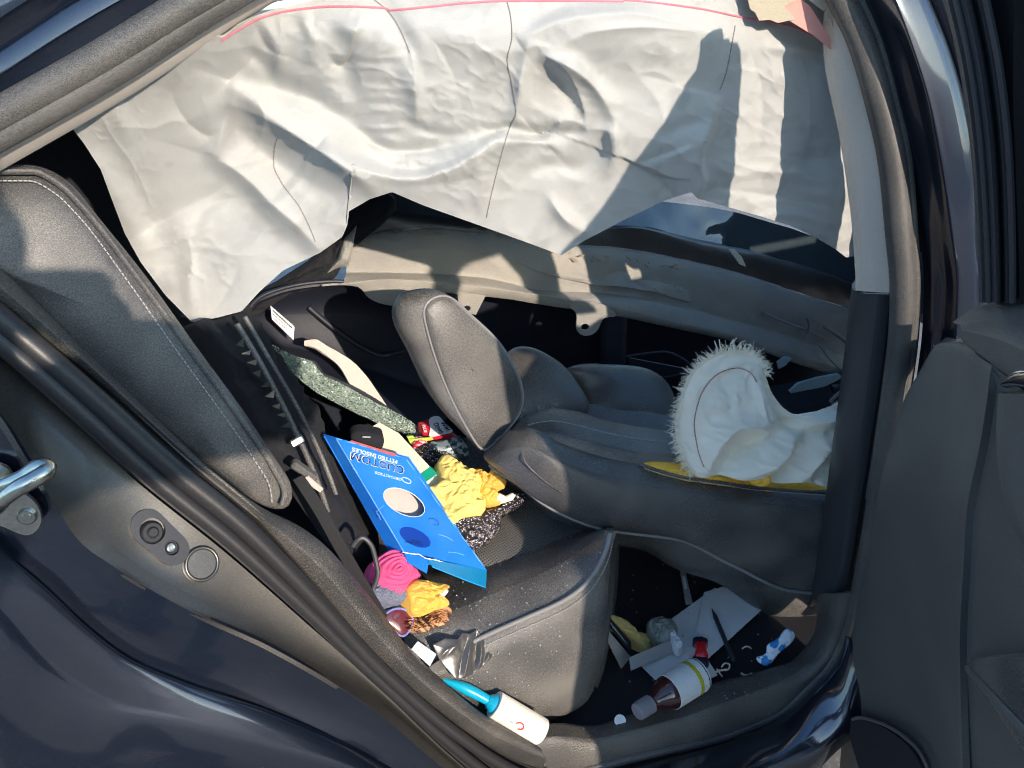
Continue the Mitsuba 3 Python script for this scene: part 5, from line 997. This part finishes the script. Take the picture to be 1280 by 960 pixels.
# crumbs of broken glass
rg = random.Random(77); ms = []
tet = trimesh.creation.box((1, 1, 1)); tv, tf = np.array(tet.vertices), np.array(tet.faces)
def crumb(p, s):
    a = np.array([[rg.gauss(0, 1) for _ in range(3)] for _ in range(3)]); qq, _ = np.linalg.qr(a)
    ms.append((p + (tv * [s, s * rg.uniform(.5, 1), s * rg.uniform(.4, .8)]) @ qq, tf))
qg = [resample(P3(r), 40) for r in (Q1, Q2, Q3, Q4, Q5)]
for k in range(420):
    i = rg.choice([0, 0, 1, 1, 1, 2, 3]); u = rg.random(); t = rg.random(); u = u if i < 2 else u * .7
    p = qg[i] * (1 - t) + qg[i + 1] * t; p = p[int(u * 39)]
    crumb(p + np.array([0, -.0025, .0025]), rg.choice([.0009, .0011, .0013, .0016, .0024]))
sg = [resample(P3(r), 40) for r in (SI, SM, SO)]
for k in range(70):
    i = rg.choice([0, 1]); t = rg.random(); p = (sg[i] * (1 - t) + sg[i + 1] * t)[int(rg.random() * 39)]; crumb(p + np.array([0, -.002, .002]), rg.choice([.001, .0014, .0018]))
for k in range(160):
    x, y = rg.uniform(648, 700), rg.uniform(500, 545); crumb(at(x, y, .33 + (545 - y) * .0024) + np.array([0, -.006, .004]), rg.choice([.0009, .0012, .0016]))
add('glass_crumbs', cat(*ms), mat('crumb_glass', (.45, .48, .46), rough=.15, spec=.7), smooth=False, label='tiny crumbs of broken safety glass scattered over the seats and sill', cat='glass crumbs', kind='stuff')

for a, b in (((420, 548), (505, 690)), ((420, 548), (507, 573)), ((507, 573), (608, 713))):
    pts = [bxp.on(a[0] + (b[0] - a[0]) * t, a[1] + (b[1] - a[1]) * t, .0012 + .0004 * math.sin(37 * t)) for t in np.linspace(.01, .99, 40)]
    add('insole_box__worn_edge', tube(pts, [.0004 + .0004 * abs(math.sin(11 * t + a[0])) for t in np.linspace(0, 1, 40)], 5), 'box_pale')
for a, b in (((470, 640), (480, 632)), ((476, 650), (470, 641)), ((560, 690), (580, 694)), ((548, 668), (566, 676)), ((440, 585), (447, 592))):
    add('insole_box__scuff', tube([bxp.on(*a, .0016), bxp.on((a[0] + b[0]) / 2 + 1, (a[1] + b[1]) / 2 - 1, .0017), bxp.on(*b, .0016)], .0005, 4), 'box_pale')

rg = random.Random(91); bits = []
for k in range(60):
    x, y = rg.uniform(772, 1000), rg.uniform(690, 860)
    p = FZ.on(x, y, .002); bits.append(boxm(p, (rg.uniform(.001, .005), rg.uniform(.001, .0025), .0008), x=(rg.uniform(-1, 1), rg.uniform(-1, 1), .1), y=(rg.uniform(-1, 1), .3, 0)))
add('carpet_litter', cat(*bits), 'grey_foil', smooth=False, label='tiny scraps of grit and lint on the dark carpet', cat='litter', kind='stuff')
# ---------------------------------------------------------------- the person taking the picture: behind the camera, shading the left of the car
import manifold3d as m3
def ball(c, r): return m3.Manifold.sphere(r, 20).translate([float(k) for k in c])
def limb(*cr): return [m3.Manifold.batch_hull([ball(*a), ball(*b)]) for a, b in zip(cr[:-1], cr[1:])]
def fig(parts, edge, it=12):
    m = m3.Manifold.batch_boolean(parts, m3.OpType.Add).refine_to_length(edge).to_mesh()
    t = trimesh.Trimesh(m.vert_properties[:, :3], m.tri_verts, process=True); trimesh.smoothing.filter_taubin(t, iterations=it); return t
back = np.array([-math.sin(YAW), -math.cos(YAW), 0]); rt = np.array([math.cos(YAW), -math.sin(YAW), 0]); zz = np.array([0, 0, 1.])
pc = CAM + back * .40 + rt * .05; pc[2] = 0
def pp(r, f, z): return pc + rt * r - back * f + zz * z
phone = CAM + back * .03 - rt * .0 - zz * .0
tag('person', 'person in a dark jacket and jeans holding up a phone to photograph the car', 'person')
mat('skin', (.48, .28, .20), rough=.55); mat('jacket', grain((.03, .035, .05), .3, 300), rough=.85); mat('jeans', grain((.03, .05, .10), .4, 500), rough=.9); mat('hair', (.02, .014, .01), rough=.6)
sL, sR = pp(-.19, 0, 1.40), pp(.19, 0, 1.40); eL, eR = pp(-.30, .14, 1.20), pp(.46, .12, 1.35)
wL, wR = phone - rt * .10 + back * .05 - zz * .05, phone + rt * .11 + back * .05 - zz * .045
body = limb((pp(-.34, 0, .98), .15), (pp(-.22, 0, 1.16), .145), (pp(-.05, 0, 1.34), .14)) + limb((pp(-.14, 0, 1.39), .085), (pp(.14, 0, 1.39), .085)) + limb((pp(-.42, 0, .98), .12), (pp(-.27, 0, .98), .12)) + limb((pp(.02, 0, 1.40), .07), (pp(.08, .0, 1.50), .055))
arms = limb((sL, .068), (eL, .052), (wL, .036)) + limb((sR, .085), (eR, .082), (wR, .046))
add('person__jacket', fig(body + arms, .02), 'jacket', smooth=True)
legs = []
for s_ in (-1, 1): legs += limb((pp(-.34 + .09 * s_, 0, .95), .105), (pp(-.36 + .13 * s_, .02, .52), .07), (pp(-.36 + .15 * s_, -.02, .10), .05)) + limb((pp(-.36 + .15 * s_, -.04, .04), .045), (pp(-.36 + .17 * s_, .14, .03), .04))
add('person__jeans', fig(legs, .025), 'jeans', smooth=True)
hc = pp(.09, .0, 1.64)
def hd(r, f, z): return hc + rt * r - back * f + zz * z
head = limb((hd(0, -.02, .03), .092), (hd(0, .03, -.06), .062)) + limb((hd(0, .02, -.02), .08), (hd(0, -.03, -.14), .052)) + [ball(hd(0, .098, -.02), .016), ball(hd(0, .088, 0.0), .013), ball(hd(-.08, -.01, -.01), .026), ball(hd(.08, -.01, -.01), .026), ball(hd(0, .083, -.065), .018)]
add('person__head', fig(head, .012, 6), 'skin', smooth=True)
add('person__hair', fig(limb((hd(0, -.035, .05), .095), (hd(0, .02, .065), .078)) + limb((hd(0, -.05, .02), .09), (hd(0, -.055, -.05), .07)), .014, 6), 'hair', smooth=True)
for s_ in (-1, 1): add('person__eye', trimesh.creation.icosphere(2, .011).apply_translation(hd(.032 * s_, .075, .012)), 'dark_trim', smooth=True)
def hand(w, s_):
    inn = -rt * s_; m = limb((w, .030), (w + zz * .045 - back * .01, .026)) + limb((w + zz * .05 + rt * .02, .014), (w + zz * .05 - rt * .02, .014))
    for k in range(4):
        b0 = w + zz * (.028 + .019 * k) - back * .012 - inn * .01; L = (.026, .031, .030, .024)[k]
        m += limb((b0, .0095), (b0 - back * .004 + inn * L, .009), (b0 + back * .010 + inn * (L + .024), .0082), (b0 + back * .016 + inn * (L + .038), .0075))
    t0 = w + zz * .012 + back * .012; m += limb((t0, .012), (t0 + inn * .035 + zz * .012, .0105), (t0 + inn * .06 + zz * .022, .009))
    return fig(m, .006, 5)
add('person__hand', hand(wL, -1), 'skin', smooth=True); add('person__hand', hand(wR, 1), 'skin', smooth=True)
tag('phone', 'black phone held in both hands of the person taking the picture', 'phone')
add('phone__body', boxm(CAM - FWD * .016, (.158, .076, .008), x=RIGHT, y=UP, bev=.003), 'black_plastic')
